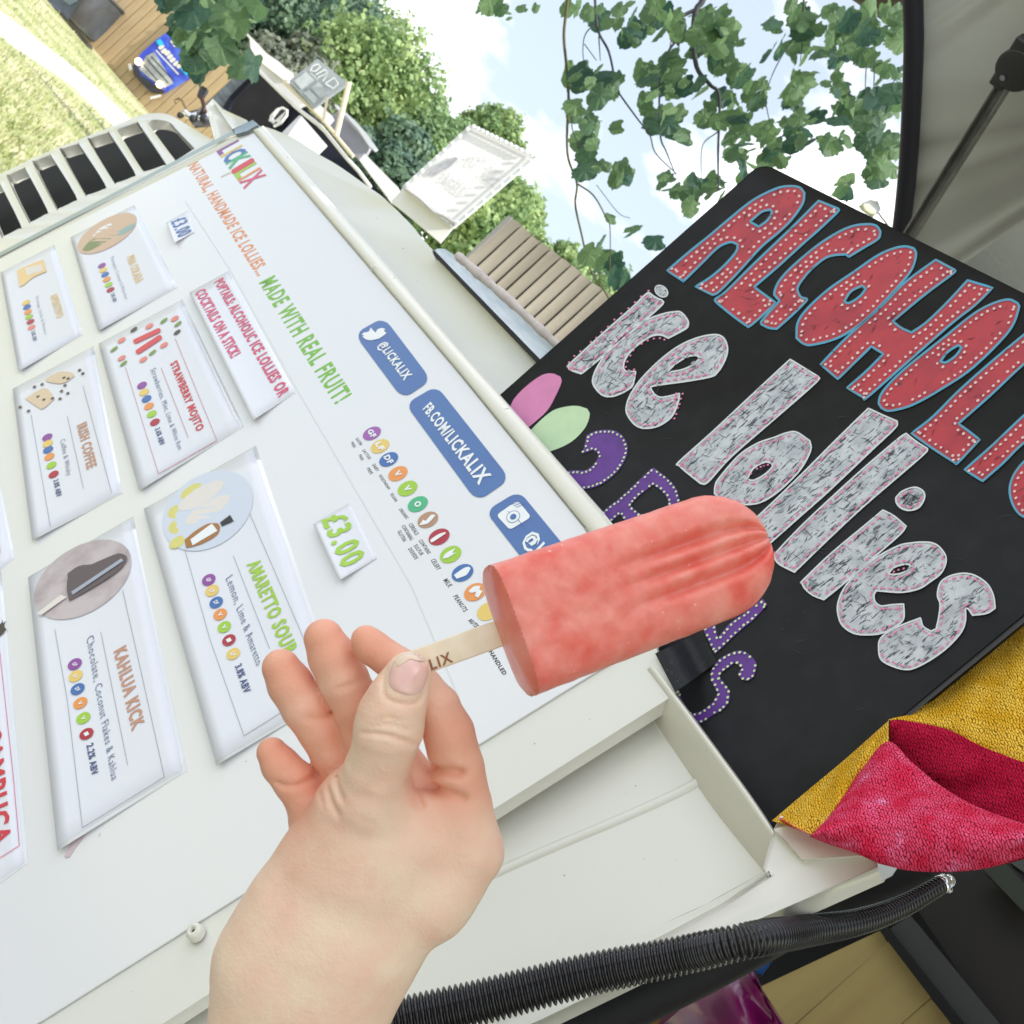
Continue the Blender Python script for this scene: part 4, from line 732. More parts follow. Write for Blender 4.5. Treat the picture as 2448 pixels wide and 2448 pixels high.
for ti in ts:
    k_ = 1.0 if ti <= t0 else math.sqrt(max(1e-5, 1-((ti-t0)/.0222)**2)); ww = (W2+.0006*(1-ti/LEN))*max(k_, .01); tt = T2*(k_**.55 if k_ > 0 else 0); tt = max(tt, .0003)
    for k in range(nk):
        x, y = float(XS[k]), float(YS[k])
        g = 0
        if y > .5: g = .0034*(math.exp(-((x-.34)/.09)**2)+.95*math.exp(-((x+.30)/.09)**2)+.8*math.exp(-((x-.03)/.075)**2))*min(1, max(0, (ti/LEN-.36)/.24))*min(1, k_*1.3)
        p = Pa+aA*ti+bA*(x*ww)+cA*(y*tt-g)
        p = p+(bA*x*.5+cA*y)*(.00030*fbm(p, 420)+.00012*fbm(p, 1100))
        if ti < .0012: p = p+aA*.00025*math.sin(k*2.7)+(bA*x+cA*y)*.00010*math.sin(k*.9)
        V.append(p)
Fc = [(i*nk+k, i*nk+(k+1) % nk, (i+1)*nk+(k+1) % nk, (i+1)*nk+k) for i in range(len(ts)-1) for k in range(nk)]
b0 = len(V)
for s_ in (.9, .6, .25):
    for k in range(nk): q = Pa+bA*(float(XS[k])*(W2+.0006))+cA*(float(YS[k])*T2); V.append(Pa+(q-Pa)*s_-aA*(.0012 if s_ == .9 else .0022 if s_ > .5 else .0028))
Fe = []
for j in range(3):
    o0 = 0 if j == 0 else b0+(j-1)*nk
    Fe += [(o0+(k+1) % nk, o0+k, b0+j*nk+k, b0+j*nk+(k+1) % nk) for k in range(nk)]
V.append(Pa-aA*.0030); Fe += [(b0+2*nk+(k+1) % nk, b0+2*nk+k, len(V)-1) for k in range(nk)]; V_end = len(V)
Fc.append(tuple((len(ts)-1)*nk+k for k in range(nk)))
icem = mat('coral ice', (.80, .135, .10), .42, noise=(85, (.91, .36, .29), .32, .72), bump=(420, .35, .0006), sss=.5, coat=.1)
specks(icem, 520, .72, (.93, .52, .44))
icem.node_tree.nodes['Principled BSDF'].inputs['Subsurface Scale'].default_value = .004
ice = link('ice', V, Fc, icem, lolly, True)
link('ice_base', V, Fe, mat('wet ice base', (.86, .22, .16), .38, noise=(70, (.90, .34, .27), .4, .7), bump=(200, .3, .0006), sss=.4, coat=.4), lolly, True)
# stick
sA, sB = dep(1205, 1510, .3555), dep(952, 1601, .3538); sa_x = unit(sA-sB); sc_ = -unit(dep(1050, 1560, .36)-CAM); sc_ = unit(sc_-sa_x*(sc_ @ sa_x)); sb_x = np.cross(sc_, sa_x)
mb = MB(); mb.box((sA+sB)/2, sa_x*np.linalg.norm(sA-sB)/2, sb_x*.0043, sc_*.0009)
st = bevel(mb.build('stick', mat('birch stick', (.88, .76, .60), .6, noise=(160, (.80, .66, .48), .4, .8, (1, 1, 1)), bump=(200, .2, .0005)), lolly), .0006)
class StickSurf:
    n = sc_
    def __call__(s, x, y, off=0):
        r = ray(x, y); q = (sA+sB)/2+sc_*(.0009+off); return CAM+r*(((q-CAM) @ sc_)/(r @ sc_))
text('LIX', Z4((68, 1080), (180, 1035), (160, 982), (52, 1025)), StickSurf(), mat('burnt brown print', (.28, .10, .03), .6), lolly, .0003, .02, 'stamped_lettering')

# ------------------------------------------------------------------ the hand: one continuous surface grown from a smooth-blended distance field
HZ = .36; SP = HZ/F
def zh(x, y, z, r): X, Y = 400+.4658*x, 1350+.4658*y; k = 1+z/F; return (CC+(X-CC)*k, CC+(Y-CC)*k, z, r*.4658*k)
def zp(x, y, z, r): k = 1+z/F; return (CC+(x-CC)*k, CC+(y-CC)*k, z, r*k)
thumb = [zh(1236, 562, -92, 116), zh(1215, 620, -90, 132), zh(1182, 690, -86, 152), zh(1150, 770, -80, 168), zh(1135, 845, -74, 176), zh(1108, 950, -58, 160), zh(1075, 1060, -34, 168), zh(1040, 1190, 0, 205), zp(872, 1930, 34, 104), zp(850, 2050, 72, 132)]
index = [zp(1127, 2030, 62, 72), zp(1110, 1925, 56, 66), zp(1092, 1835, 44, 65), zp(1073, 1752, 30, 61), zp(1047, 1690, 18, 53), zp(1010, 1642, 14, 47), zp(952, 1592, 14, 45), zp(888, 1546, 18, 42), zp(875, 1531, 20, 37)]
middle = [zp(774, 1527, 66, 48), zp(794, 1570, 70, 57), zp(823, 1629, 76, 60), zp(852, 1688, 84, 60), zp(872, 1750, 96, 58), zp(905, 1850, 120, 62), zp(985, 1985, 120, 66)]
ringf = [zp(672, 1597, 92, 46), zp(694, 1636, 96, 54), zp(730, 1692, 100, 56), zp(768, 1746, 106, 55), zp(797, 1802, 118, 53), zp(818, 1862, 128, 52), zp(880, 1990, 135, 60)]
pinky = [zp(650, 1799, 92, 37), zp(670, 1829, 94, 45), zp(704, 1867, 98, 50), zp(733, 1912, 104, 50), zp(750, 1965, 110, 58), zp(800, 2050, 115, 80)]
palm = [([zp(868, 1985, 34, 128), zp(830, 2100, 60, 180), zp(790, 2230, 70, 222), zp(733, 2335, 75, 224), zp(709, 2450, 78, 206), zp(700, 2640, 80, 202)], .62),
        ([zp(1127, 2042, 64, 75), zp(1020, 2150, 66, 100), zp(890, 2262, 70, 88)], .85),
        ([zp(905, 2020, 30, 118), zp(1000, 2000, 44, 98), zp(1085, 1995, 56, 84)], .8),
        ([zp(900, 2080, 60, 190), zp(1010, 2090, 64, 140)], .6),
        ([zp(1030, 1928, 26, 34), zp(1085, 1946, 30, 40)], 1.0),
        ([zh(1180, 930, 100, 85), zh(1290, 1120, 105, 105), zh(1180, 1250, 80, 160)], 1.0)]
st_ = 5.0
gx = np.arange(430, 1300, st_, dtype=np.float32); gy = np.arange(1430, 2700, st_, dtype=np.float32); gz = np.arange(-200, 300, st_, dtype=np.float32)
GX, GY, GZ = np.meshgrid(gx, gy, gz, indexing='ij')
def sdf_chain(ch, fl=1.0, k=9.0):
    res = None
    for a, b in zip(ch[:-1], ch[1:]):
        A = np.array(a[:3]); B = np.array(b[:3]); ab = B-A
        abf = ab*np.array([1, 1, 1/fl]); q = float(abf @ abf)
        px, py, pz = GX-A[0], GY-A[1], (GZ-A[2])/fl
        t = np.clip((px*abf[0]+py*abf[1]+pz*abf[2])/q, 0, 1)
        d_ = np.sqrt((px-t*abf[0])**2+(py-t*abf[1])**2+(pz-t*abf[2])**2)-(a[3]+(b[3]-a[3])*t)
        if fl != 1: d_ = d_*(fl+(1-fl)*.4)
        res = d_ if res is None else smin(res, d_, k)
    return res
def smin(a, b, k):
    h = np.clip(.5+.5*(b-a)/k, 0, 1); return b+(a-b)*h-k*h*(1-h)
Dp = None
for ch, fl in palm:
    d_ = sdf_chain(ch, fl, 20); Dp = d_ if Dp is None else smin(Dp, d_, 34)
Dt = sdf_chain(thumb, 1, 12); Di = sdf_chain(index, 1, 8); Dm = sdf_chain(middle, 1, 9); Dr = sdf_chain(ringf, 1, 9); Dk = sdf_chain(pinky, 1, 9)
# fingers only blend with each other deep in the hand
fk = np.clip((GY-1960)/160, 0, 1)*16+2.5
Df = smin(smin(smin(Dm, Dr, fk), Dk, fk), Di, fk)
D = smin(Df, smin(Dp, Dt, 58), np.clip((GX-930)/120, 0, 1)*np.clip((GY-1830)/150, 0, 1)*22+2.5)
del Dp, Dm, Dr, Dk, Df, Di, Dt
def crease(pts, amp, sg, zr=(-400, 60), z='h'):
    global D
    P = [zh(x, y, -60 if zr[1] < 70 else 20, 1)[:2] for x, y in pts]
    P = spline(P, 5, False, 180); x0, x1 = min(p[0] for p in P)-4*sg, max(p[0] for p in P)+4*sg; y0, y1 = min(p[1] for p in P)-4*sg, max(p[1] for p in P)+4*sg
    ix = np.where((gx > x0) & (gx < x1))[0]; iy = np.where((gy > y0) & (gy < y1))[0]; iz = np.where((gz > zr[0]) & (gz < zr[1]))[0]
    if not len(ix) or not len(iy): return
    XX, YY = np.meshgrid(gx[ix], gy[iy], indexing='ij'); best = np.full(XX.shape, 1e9, np.float32); tt_ = np.zeros(XX.shape, np.float32)
    for n, (a, b) in enumerate(zip(P[:-1], P[1:])):
        ab = b-a; t = np.clip(((XX-a[0])*ab[0]+(YY-a[1])*ab[1])/(ab @ ab+1e-9), 0, 1); dd = (XX-a[0]-t*ab[0])**2+(YY-a[1]-t*ab[1])**2
        m_ = dd < best; best[m_] = dd[m_]; tt_[m_] = ((n+t)/(len(P)-1))[m_]
    g = amp*np.exp(-best/(2*sg*sg))*np.clip(np.minimum(tt_, 1-tt_)*6+.25, 0, 1)
    D[ix[0]:ix[-1]+1, iy[0]:iy[-1]+1, iz[0]:iz[-1]+1] += g[:, :, None]
crease([(1000, 838), (1100, 828), (1200, 852), (1292, 910)], 10, 4.2, (-400, -60))
crease([(1050, 800), (1160, 782), (1262, 822)], 7, 4, (-400, -60)); crease([(1075, 768), (1160, 748), (1240, 772)], 5, 3.6, (-400, -60))
crease([(990, 870), (1090, 872), (1200, 905)], 2, 5, (-400, -60))
crease([(1240, 1125), (1320, 1092), (1420, 1085), (1540, 1100)], 24, 9, (-400, 60)); crease([(1255, 1190), (1350, 1188), (1450, 1205), (1545, 1245)], 18, 9, (-400, 60)); crease([(1245, 1140), (1262, 1220), (1310, 1290)], 12, 7, (-400, 60))
crease([(850, 1105), (872, 1150), (915, 1215)], 10, 6, (-400, 60)); crease([(805, 1165), (840, 1225), (890, 1290)], 9, 6, (-400, 60)); crease([(760, 1200), (790, 1250)], 5, 5, (-400, 60))
crease([(530, 1130), (600, 1150), (680, 1140), (750, 1105)], 10, 5, (20, 110)); crease([(690, 790), (770, 805), (850, 770)], 6, 6, (20, 130)); crease([(860, 640), (930, 620), (1010, 590)], 6, 6, (0, 100)); crease([(1370, 770), (1440, 760), (1500, 740)], 3.5, 6, (-60, 40))
crease([(560, 1620), (620, 1700), (560, 1900)], 4, 22, (-400, 80))
crease([(1000, 1900), (1200, 1600), (1350, 1420)], -2.5, 26, (-400, 80)); crease([(1040, 1300), (1120, 1130)], -4, 14, (-400, 40))
crease([(1150, 520), (1128, 580), (1136, 640), (1180, 668), (1250, 684), (1305, 672), (1340, 600)], 7, 3.2, (-400, -80))
def nets(D, o3, st):
    s = D < 0; nx, ny, nz = D.shape
    cnt = sum(s[i:nx-1+i, j:ny-1+j, k:nz-1+k].astype(np.int8) for i in (0, 1) for j in (0, 1) for k in (0, 1))
    cells = np.argwhere((cnt > 0) & (cnt < 8)); idx = -np.ones((nx-1, ny-1, nz-1), np.int64); idx[tuple(cells.T)] = np.arange(len(cells))
    acc = np.zeros((len(cells), 3)); num = np.zeros(len(cells))
    cor = [(i, j, k) for i in (0, 1) for j in (0, 1) for k in (0, 1)]
    for a in cor:
        for ax in range(3):
            if a[ax]: continue
            b = list(a); b[ax] = 1
            va = D[cells[:, 0]+a[0], cells[:, 1]+a[1], cells[:, 2]+a[2]]; vb = D[cells[:, 0]+b[0], cells[:, 1]+b[1], cells[:, 2]+b[2]]
            m_ = (va < 0) != (vb < 0); t = np.where(m_, va/np.where(va-vb == 0, 1, va-vb), 0)
            p = np.array(a, float)[None, :].repeat(len(cells), 0); p[:, ax] += t; acc += p*m_[:, None]; num += m_
    P = (cells+acc/num[:, None])*st+np.array(o3); Fq = []
    for ax in range(3):
        sl0 = [slice(1, -1)]*3; sl0[ax] = slice(0, -1); sl1 = [slice(1, -1)]*3; sl1[ax] = slice(1, None)
        a, b = s[tuple(sl0)], s[tuple(sl1)]; E_ = np.argwhere(a != b); off = np.array([1, 1, 1]); off[ax] = 0; E_ = E_+off
        u, v = (ax+1) % 3, (ax+2) % 3; du = np.zeros(3, int); du[u] = 1; dv = np.zeros(3, int); dv[v] = 1
        q = np.stack([idx[tuple((E_-du-dv).T)], idx[tuple((E_-dv).T)], idx[tuple(E_.T)], idx[tuple((E_-du).T)]], 1)
        ins = s[tuple(E_.T)]; q = np.where(ins[:, None], q, q[:, ::-1]); Fq.append(q)
    return P, np.concatenate(Fq)
HP, HF = nets(D, (gx[0], gy[0], gz[0]), st_); del D, GX, GY, GZ
# Laplacian smoothing of the grid stairs
e_ = np.concatenate([HF[:, [0, 1]], HF[:, [1, 2]], HF[:, [2, 3]], HF[:, [3, 0]]]); e_ = np.concatenate([e_, e_[:, ::-1]])
deg = np.bincount(e_[:, 0], minlength=len(HP))[:, None]
for it in range(3):
    nb = np.stack([np.bincount(e_[:, 0], weights=HP[e_[:, 1], k], minlength=len(HP)) for k in range(3)], 1)/deg; HP = HP+.55*(nb-HP)
def hand_world(P): return CAM+((P[:, :1]-CC)*AX+(CC-P[:, 1:2])*AY)*SP+AF*(HZ+P[:, 2:3]*SP)
HW = hand_world(HP)
person = thing('person', tuple(HW.mean(0)), 'bare hand and wrist pinching the lolly stick between thumb and forefinger', 'person')
me = bpy.data.meshes.new('hand'); me.vertices.add(len(HW)); me.vertices.foreach_set('co', HW.astype(np.float32).ravel())
me.loops.add(HF.size); me.loops.foreach_set('vertex_index', HF.astype(np.int32).ravel()); me.polygons.add(len(HF)); me.polygons.foreach_set('loop_start', np.arange(0, HF.size, 4, dtype=np.int32)); me.polygons.foreach_set('loop_total', np.full(len(HF), 4, np.int32))
me.update(calc_edges=True); me.polygons.foreach_set('use_smooth', [True]*len(HF))
hand = bpy.data.objects.new('hand', me); COL.objects.link(hand); child(hand, person)
at_ = me.attributes.new('flush', 'FLOAT', 'POINT')
tips = [(774, 1540, 66), (672, 1620, 92), (655, 1815, 84), (885, 1545, 18), (770, 1746, 106), (852, 1700, 84), (1085, 1760, 30), (1105, 1860, 50), (760, 1960, 80), (720, 1880, 82)]
fl_ = np.zeros(len(HP))
for tx, ty, tz in tips: fl_ = np.maximum(fl_, np.exp(-((HP[:, 0]-tx)**2+(HP[:, 1]-ty)**2+(HP[:, 2]-tz)**2)/(2*88.0**2)))
at_.data.foreach_set('value', fl_.astype(np.float32))
sk = mat('skin', (.74, .50, .36), .50, spec=.4, bump=(380, .28, .0007), sss=.3)
t = sk.node_tree; b = t.nodes['Principled BSDF']; b.inputs['Subsurface Scale'].default_value = .0035; b.inputs['Subsurface Radius'].default_value = (1.0, .35, .2)
an = t.nodes.new('ShaderNodeAttribute'); an.attribute_name = 'flush'; tcn = t.nodes.new('ShaderNodeTexCoord'); ns = t.nodes.new('ShaderNodeTexNoise'); ns.inputs['Scale'].default_value = 55; ns.inputs['Detail'].default_value = 5; t.links.new(tcn.outputs['Object'], ns.inputs['Vector'])
r1 = t.nodes.new('ShaderNodeValToRGB'); r1.color_ramp.elements[0].position = .35; r1.color_ramp.elements[1].position = .7; r1.color_ramp.elements[0].color = (.95, .73, .56, 1); r1.color_ramp.elements[1].color = (.93, .62, .47, 1); t.links.new(ns.outputs['Fac'], r1.inputs[0])
m1 = t.nodes.new('ShaderNodeMix'); m1.data_type = 'RGBA'; t.links.new(r1.outputs[0], m1.inputs['A']); m1.inputs['B'].default_value = (.82, .36, .24, 1); t.links.new(an.outputs['Fac'], m1.inputs['Factor']); t.links.new(m1.outputs['Result'], b.inputs['Base Color'])
vo = t.nodes.new('ShaderNodeTexVoronoi'); vo.inputs['Scale'].default_value = 900; t.links.new(tcn.outputs['Object'], vo.inputs['Vector'])
b1_ = t.nodes.new('ShaderNodeBump'); b1_.inputs['Strength'].default_value = .22; b1_.inputs['Distance'].default_value = .0004; t.links.new(vo.outputs['Distance'], b1_.inputs['Height'])
old = b.inputs['Normal'].links[0].from_socket; t.links.new(old, b1_.inputs['Normal']); t.links.new(b1_.outputs[0], b.inputs['Normal'])
n4 = t.nodes.new('ShaderNodeTexNoise'); n4.inputs['Scale'].default_value = 130; n4.inputs['Detail'].default_value = 5; t.links.new(tcn.outputs['Object'], n4.inputs['Vector'])
g4 = t.nodes.new('ShaderNodeMapRange'); g4.inputs['From Min'].default_value = .5; g4.inputs['From Max'].default_value = .8; g4.inputs['To Max'].default_value = .22; t.links.new(n4.outputs['Fac'], g4.inputs['Value'])
m4 = t.nodes.new('ShaderNodeMix'); m4.data_type = 'RGBA'; t.links.new(m1.outputs['Result'], m4.inputs['A']); m4.inputs['B'].default_value = (.80, .38, .28, 1); t.links.new(g4.outputs['Result'], m4.inputs['Factor']); t.links.new(m4.outputs['Result'], b.inputs['Base Color'])
me.materials.append(sk)
# thumbnail: a plate seated on the thumb surface
bvh = BVHTree.FromPolygons([Vector(v) for v in HW], [tuple(map(int, f)) for f in HF])
def surf(x, y):
    r = ray(x, y); h = bvh.ray_cast(Vector(CAM), Vector(r/np.linalg.norm(r))); return h[0], h[1]
nail = spline([(400+.4658*a, 1350+.4658*b_) for a, b_ in [(1150, 520), (1175, 478), (1230, 455), (1290, 452), (1335, 478), (1345, 530), (1330, 600), (1300, 662), (1245, 672), (1180, 655), (1142, 625), (1136, 580)]], 5)
def nailmesh(P, lift, name, m_, shrink=1.0):
    c = np.mean(P, 0); rings_ = [1.0, .93, .8, .55, .3]; V = []; 
    for s_ in rings_:
        for p in P:
            f_ = 1.0
            while True:
                q = c+(np.array(p)-c)*s_*f_; h, nrm_ = surf(*q)
                if f_ < .3 or (h is not None and (np.array(h)-CAM) @ AF < .358): break
                f_ -= .03
            if h is None: h = Vector(V[-1] if V else dep(*c, .345))
            V.append(np.array(h)-AF*(lift*(1-max(0, (s_-.85)/.15)*.92)))
    n = len(P); V.append(sum(V[-n:])/n); Fc = [(i*n+k, i*n+(k+1) % n, (i+1)*n+(k+1) % n, (i+1)*n+k) for i in range(len(rings_)-1) for k in range(n)]
    Fc += [((len(rings_)-1)*n+k, (len(rings_)-1)*n+(k+1) % n, len(V)-1) for k in range(n)]
    o_ = link(name, V, Fc, m_, person, True); return o_
nailmesh(nail, .00055, 'thumbnail', mat('nail', (.84, .50, .45), .16, spec=.6, coat=.5, sss=.2, noise=(90, (.88, .58, .50), .4, .7)))
c_ = np.mean(nail, 0)
tipn = [p for p in spline([(400+.4658*a, 1350+.4658*b_) for a, b_ in [(1165, 500), (1195, 466), (1240, 452), (1292, 449), (1338, 480), (1340, 500), (1290, 478), (1240, 484), (1195, 505), (1168, 530)]], 4)]
nailmesh(tipn, .0007, 'nail_tip', mat('nail edge', (.80, .60, .44), .2, coat=.4))

# ------------------------------------------------------------------ ground, grass, path
def gmat():
    m = bpy.data.materials.new('dry grass'); m.use_nodes = True; t = m.node_tree; b = t.nodes['Principled BSDF']; b.inputs['Roughness'].default_value = .95
    tcn = t.nodes.new('ShaderNodeTexCoord'); a = t.nodes.new('ShaderNodeTexNoise'); a.inputs['Scale'].default_value = .9; a.inputs['Detail'].default_value = 8; a.inputs['Roughness'].default_value = .65; t.links.new(tcn.outputs['Object'], a.inputs['Vector'])
    r = t.nodes.new('ShaderNodeValToRGB'); r.color_ramp.elements[0].position = .40; r.color_ramp.elements[1].position = .60; r.color_ramp.elements[0].color = (.27, .31, .12, 1); r.color_ramp.elements[1].color = (.50, .48, .31, 1); t.links.new(a.outputs['Fac'], r.inputs[0])
    f = t.nodes.new('ShaderNodeTexNoise'); f.inputs['Scale'].default_value = 30; f.inputs['Detail'].default_value = 4; t.links.new(tcn.outputs['Object'], f.inputs['Vector'])
    x = t.nodes.new('ShaderNodeMix'); x.data_type = 'RGBA'; x.blend_type = 'OVERLAY'; x.inputs['Factor'].default_value = .5; t.links.new(r.outputs[0], x.inputs['A']); t.links.new(f.outputs['Color'], x.inputs['B']); t.links.new(x.outputs['Result'], b.inputs['Base Color'])
    bp = t.nodes.new('ShaderNodeBump'); bp.inputs['Distance'].default_value = .04; bp.inputs['Strength'].default_value = .6; t.links.new(f.outputs['Fac'], bp.inputs['Height']); t.links.new(bp.outputs[0], b.inputs['Normal']); return m
tag(link('ground', [(-900, -300, 0), (900, -300, 0), (900, 1500, 0), (-900, 1500, 0)], [(0, 1, 2, 3)], gmat()), kind='structure')
tag(link('bounce_disc', [(7.0*math.cos(a), 7.0*math.sin(a), .004) for a in np.linspace(0, 6.283, 40, endpoint=False)], [tuple(range(40))], mat('bounce ground', (.15, .145, .125), .95, noise=(30, (.11, .105, .09), .4, .7), bump=(60, .4, .01))), kind='structure')  # unseen disc added round the van to neutralise green bounce light
pe = [BG1((-2500, -1900))[0], BG1((0, 310))[0], BG1((700, 850))[0], BG1((1210, 1330))[0], BG1((1900, 2050))[0]]; pi = [BG1((-2500, -1500))[0], BG1((0, 600))[0], BG1((600, 1000))[0], BG1((1030, 1420))[0], BG1((1500, 2050))[0]]
def gp(p): return ground(*p)
V = [];
for a, b_ in zip(pe[1:], pi[1:]): V += [gp(a)+[0, 0, .004], gp(b_)+[0, 0, .004]]
a0, b0_ = V[0]-V[2], V[1]-V[3]; V = [V[0]+a0*3, V[1]+b0_*3]+V
a1, b1_ = V[-2]-V[-4], V[-1]-V[-3]; V += [V[-2]+a1*3, V[-1]+b1_*3]
tag(link('path', V, [(2*i, 2*i+1, 2*i+3, 2*i+2) for i in range(len(V)//2-1)], mat('trodden path', (.56, .53, .47), .95, noise=(1.5, (.64, .61, .55), .35, .7), bump=(8, .15, .01))), kind='structure')
# grass tufts nearest the frame
mb = MB()
for i in range(9000):
    px_, py_ = random.uniform(-60, 400), random.uniform(-60, 560)
    if ray(px_, py_)[2] > -.03: continue
    X_, Y_ = (px_-50)/.207, py_/.207
    if 290+.843*X_ < Y_ < 620+.80*X_: continue
    g = ground(px_, py_)
    if g[1] > 24: continue
    hgt = random.uniform(.03, .09); a = random.uniform(0, 6.28); w = np.array([math.cos(a), math.sin(a), 0])*.012
    mb.v += [g-w, g+w, g+np.array([random.uniform(-.03, .03), random.uniform(-.03, .03), hgt])]; mb.f.append((len(mb.v)-3, len(mb.v)-2, len(mb.v)-1))
tag(mb.build('grass', mat('grass blades', (.30, .34, .13), .8, noise=(2, (.46, .46, .27), .4, .65))), 'short sunlit dry grass either side of the trodden path', 'grass', kind='stuff')

# ------------------------------------------------------------------ timber hoarding of upright planks
h0, h1 = ground(112, -14), ground(352, 265); hd = h1-h0; hd /= np.linalg.norm(hd); hup = np.array([0, 0, 1.0]); hn = np.cross(hd, hup); 
hn = hn if hn @ (CAM-h0) > 0 else -hn
hm = thing('timber_hoarding', tuple(h0), 'long pale timber hoarding of upright planks behind the grass', 'fence')
hwood = mat('pale planks', (.42, .30, .17), .8, noise=(3, (.50, .37, .22), .35, .7, (4, 4, .6)), bump=(20, .3, .004))
Ltot = np.linalg.norm(h1-h0)+5.5; pw = .22; npk = int((Ltot+4)/pw)
top_h = 2.15
proto = None
for i in range(npk):
    p = h0+hd*(i*pw-4.0+pw/2)
    if proto is None:
        mb = MB(); mb.box((0, 0, top_h/2), hd*(pw/2-.008), hn*.012, hup*top_h/2); proto = mb.build('plank', hwood); proto.location = tuple(p); o = proto
    else: o = proto.copy(); COL.objects.link(o); o.location = tuple(p+hn*random.uniform(-.008, .008))
    o.parent = hm; o.matrix_parent_inverse = parent_inv(hm)
mb = MB(); mb.box(h0+hd*(Ltot/2-2)-hn*.05+hup*1.0, hd*(Ltot/2+2.3), hn*.02, hup*.98); mb.build('backing_board', mat('dark timber', (.12, .08, .05), .9), hm)
mb = MB(); mb.box(h0+hd*(Ltot/2-2)-hn*.01+hup*(top_h+.02), hd*(Ltot/2+2.3), hn*.05, hup*.03); mb.build('top_rail', hwood, hm)
class HPl:
    n = hn
    def __call__(s, x, y, off=0):
        r = ray(x, y); q = h0+hn*(off+.05); return CAM+r*(((q-CAM) @ hn)/(r @ hn))
HPL = HPl()
# blue diner-front sign fixed to the hoarding
sg = thing('blue_sign', tuple(HPL(330, 190)), 'bright blue sign shaped like an old bus front with lamps, on the timber hoarding', 'sign')
bl = mat('bright blue paint', (.04, .07, .55), .4, noise=(4, (.10, .20, .75), .45, .7)); cy = mat('turquoise paint', (.02, .48, .75), .4); sil = mat('silver grille', (.55, .57, .60), .35, metal=.5, noise=(6, (.28, .3, .34), .4, .7)); blk = mat('black plastic', (.03, .03, .04), .5); crm = mat('cream letters', (.80, .76, .66), .5)
flat('panel', BG1((1380, 620), (1560, 460), (1740, 330), (1860, 290), (1990, 470), (2160, 600), (2120, 780), (1940, 880), (1750, 1000), (1640, 1060), (1470, 1040), (1300, 860), (1290, 760)), [], HPL, bl, sg, .06, .10)
flat('cap', BG1((1750, 295), (1850, 285), (1890, 390), (1920, 450), (1900, 510), (1840, 440), (1810, 350)), [], HPL, cy, sg, .10, .05); flat('cap', BG1((1560, 470), (1610, 450), (1650, 510), (1590, 525)), [], HPL, cy, sg, .10, .05); flat('cap', BG1((1840, 790), (1900, 750), (1990, 790), (1900, 860)), [], HPL, cy, sg, .10, .05); flat('cap', BG1((1990, 570), (2030, 580), (2010, 620), (1985, 600)), [], HPL, cy, sg, .10, .05)
for c in [(1620, 540), (1650, 585), (1690, 610), (1720, 650), (1750, 690), (1790, 730), (1830, 760), (1760, 470), (1790, 510), (1870, 620), (1900, 660)]: flat('letter_block', rrect(BG1((c[0]-40, c[1]+8), (c[0]-10, c[1]+38), (c[0]+42, c[1]-2), (c[0]+12, c[1]-32)), .2, .2, 3), [], HPL, crm, sg, .075)
flat('grille', BG1((1440, 650), (1540, 600), (1700, 860), (1760, 960), (1660, 1010), (1480, 900), (1370, 800)), [], HPL, sil, sg, .08, .03)
for a, b_ in [((1460, 690), (1700, 960)), ((1500, 650), (1760, 930)), ((1410, 740), (1640, 1000)), ((1560, 580), (1820, 860))]: ribbon('grille_bar', BG1(a, b_), 3, HPL, blk if a[0] != 1560 else crm, sg, .10)
flat('bumper', BG1((1290, 760), (1330, 740), (1380, 860), (1560, 990), (1650, 1040), (1640, 1070), (1500, 1060), (1390, 960), (1300, 860)), [], HPL, blk, sg, .12, .05)
flat('bumper_trim', BG1((1490, 1120), (1610, 1090), (1620, 1110), (1500, 1145)), [], HPL, mat('white plastic', (.8, .8, .82), .4), sg, .08, .02); flat('side_trim', BG1((1235, 740), (1265, 730), (1290, 800), (1255, 815)), [], HPL, MATS['white plastic'], sg, .08, .02)
for c in [(1355, 710), (1602, 975)]:
    p = HPL(*BG1(c)[0], .12); ball(p, .075, mat('lit lamp', (1, .8, .45), .3, emit=((1, .72, .32), 2.5)), sg, 'headlamp', 10)
for c in [(1870, 270), (1915, 235)]: ball(HPL(*BG1(c)[0], .05), .045, crm, sg, 'bulb', 8)
# dark vehicle at the top edge, standing by the hoarding
pc = thing('parked_car', tuple(ground(130, 20)), 'dark grey vehicle half seen at the top left edge, its wheel on the grass', 'car')
cp = h0+hn*1.2
class CarPl:
    n = hn
    def __call__(s, x, y, off=0):
        r = ray(x, y); q = cp+hn*off; return CAM+r*(((q-CAM) @ hn)/(r @ hn))
CP = CarPl(); bevel(flat('body', BG1((270, 0), (350, 70), (430, 120), (545, 205), (700, 60), (900, -150), (500, -500), (-50, -300)), [], CP, mat('dark grey body', (.04, .05, .065), .35, coat=.5, noise=(2, (.09, .11, .14), .4, .7)), pc, 0, 1.5), .04)
mb = MB(); wc = CP(*BG1((470, 175))[0], .02); mb.tube([wc, wc-hn*.2], [.33, .33], 20); 
flat('bumper', BG1((390, 110), (470, 150), (600, 270), (690, 360), (775, 490), (770, 540), (640, 400), (480, 240), (400, 160)), [], CP, mat('car shadow strip', (.05, .045, .03), .7), pc, .06, .2)  # dark slab standing in for the shadow strip at the wheel
flat('window', BG1((560, 60), (640, 20), (700, -40), (560, -120), (450, -20)), [], CP, mat('car glass', (.10, .14, .18), .1, coat=.6), pc, .01, .01)
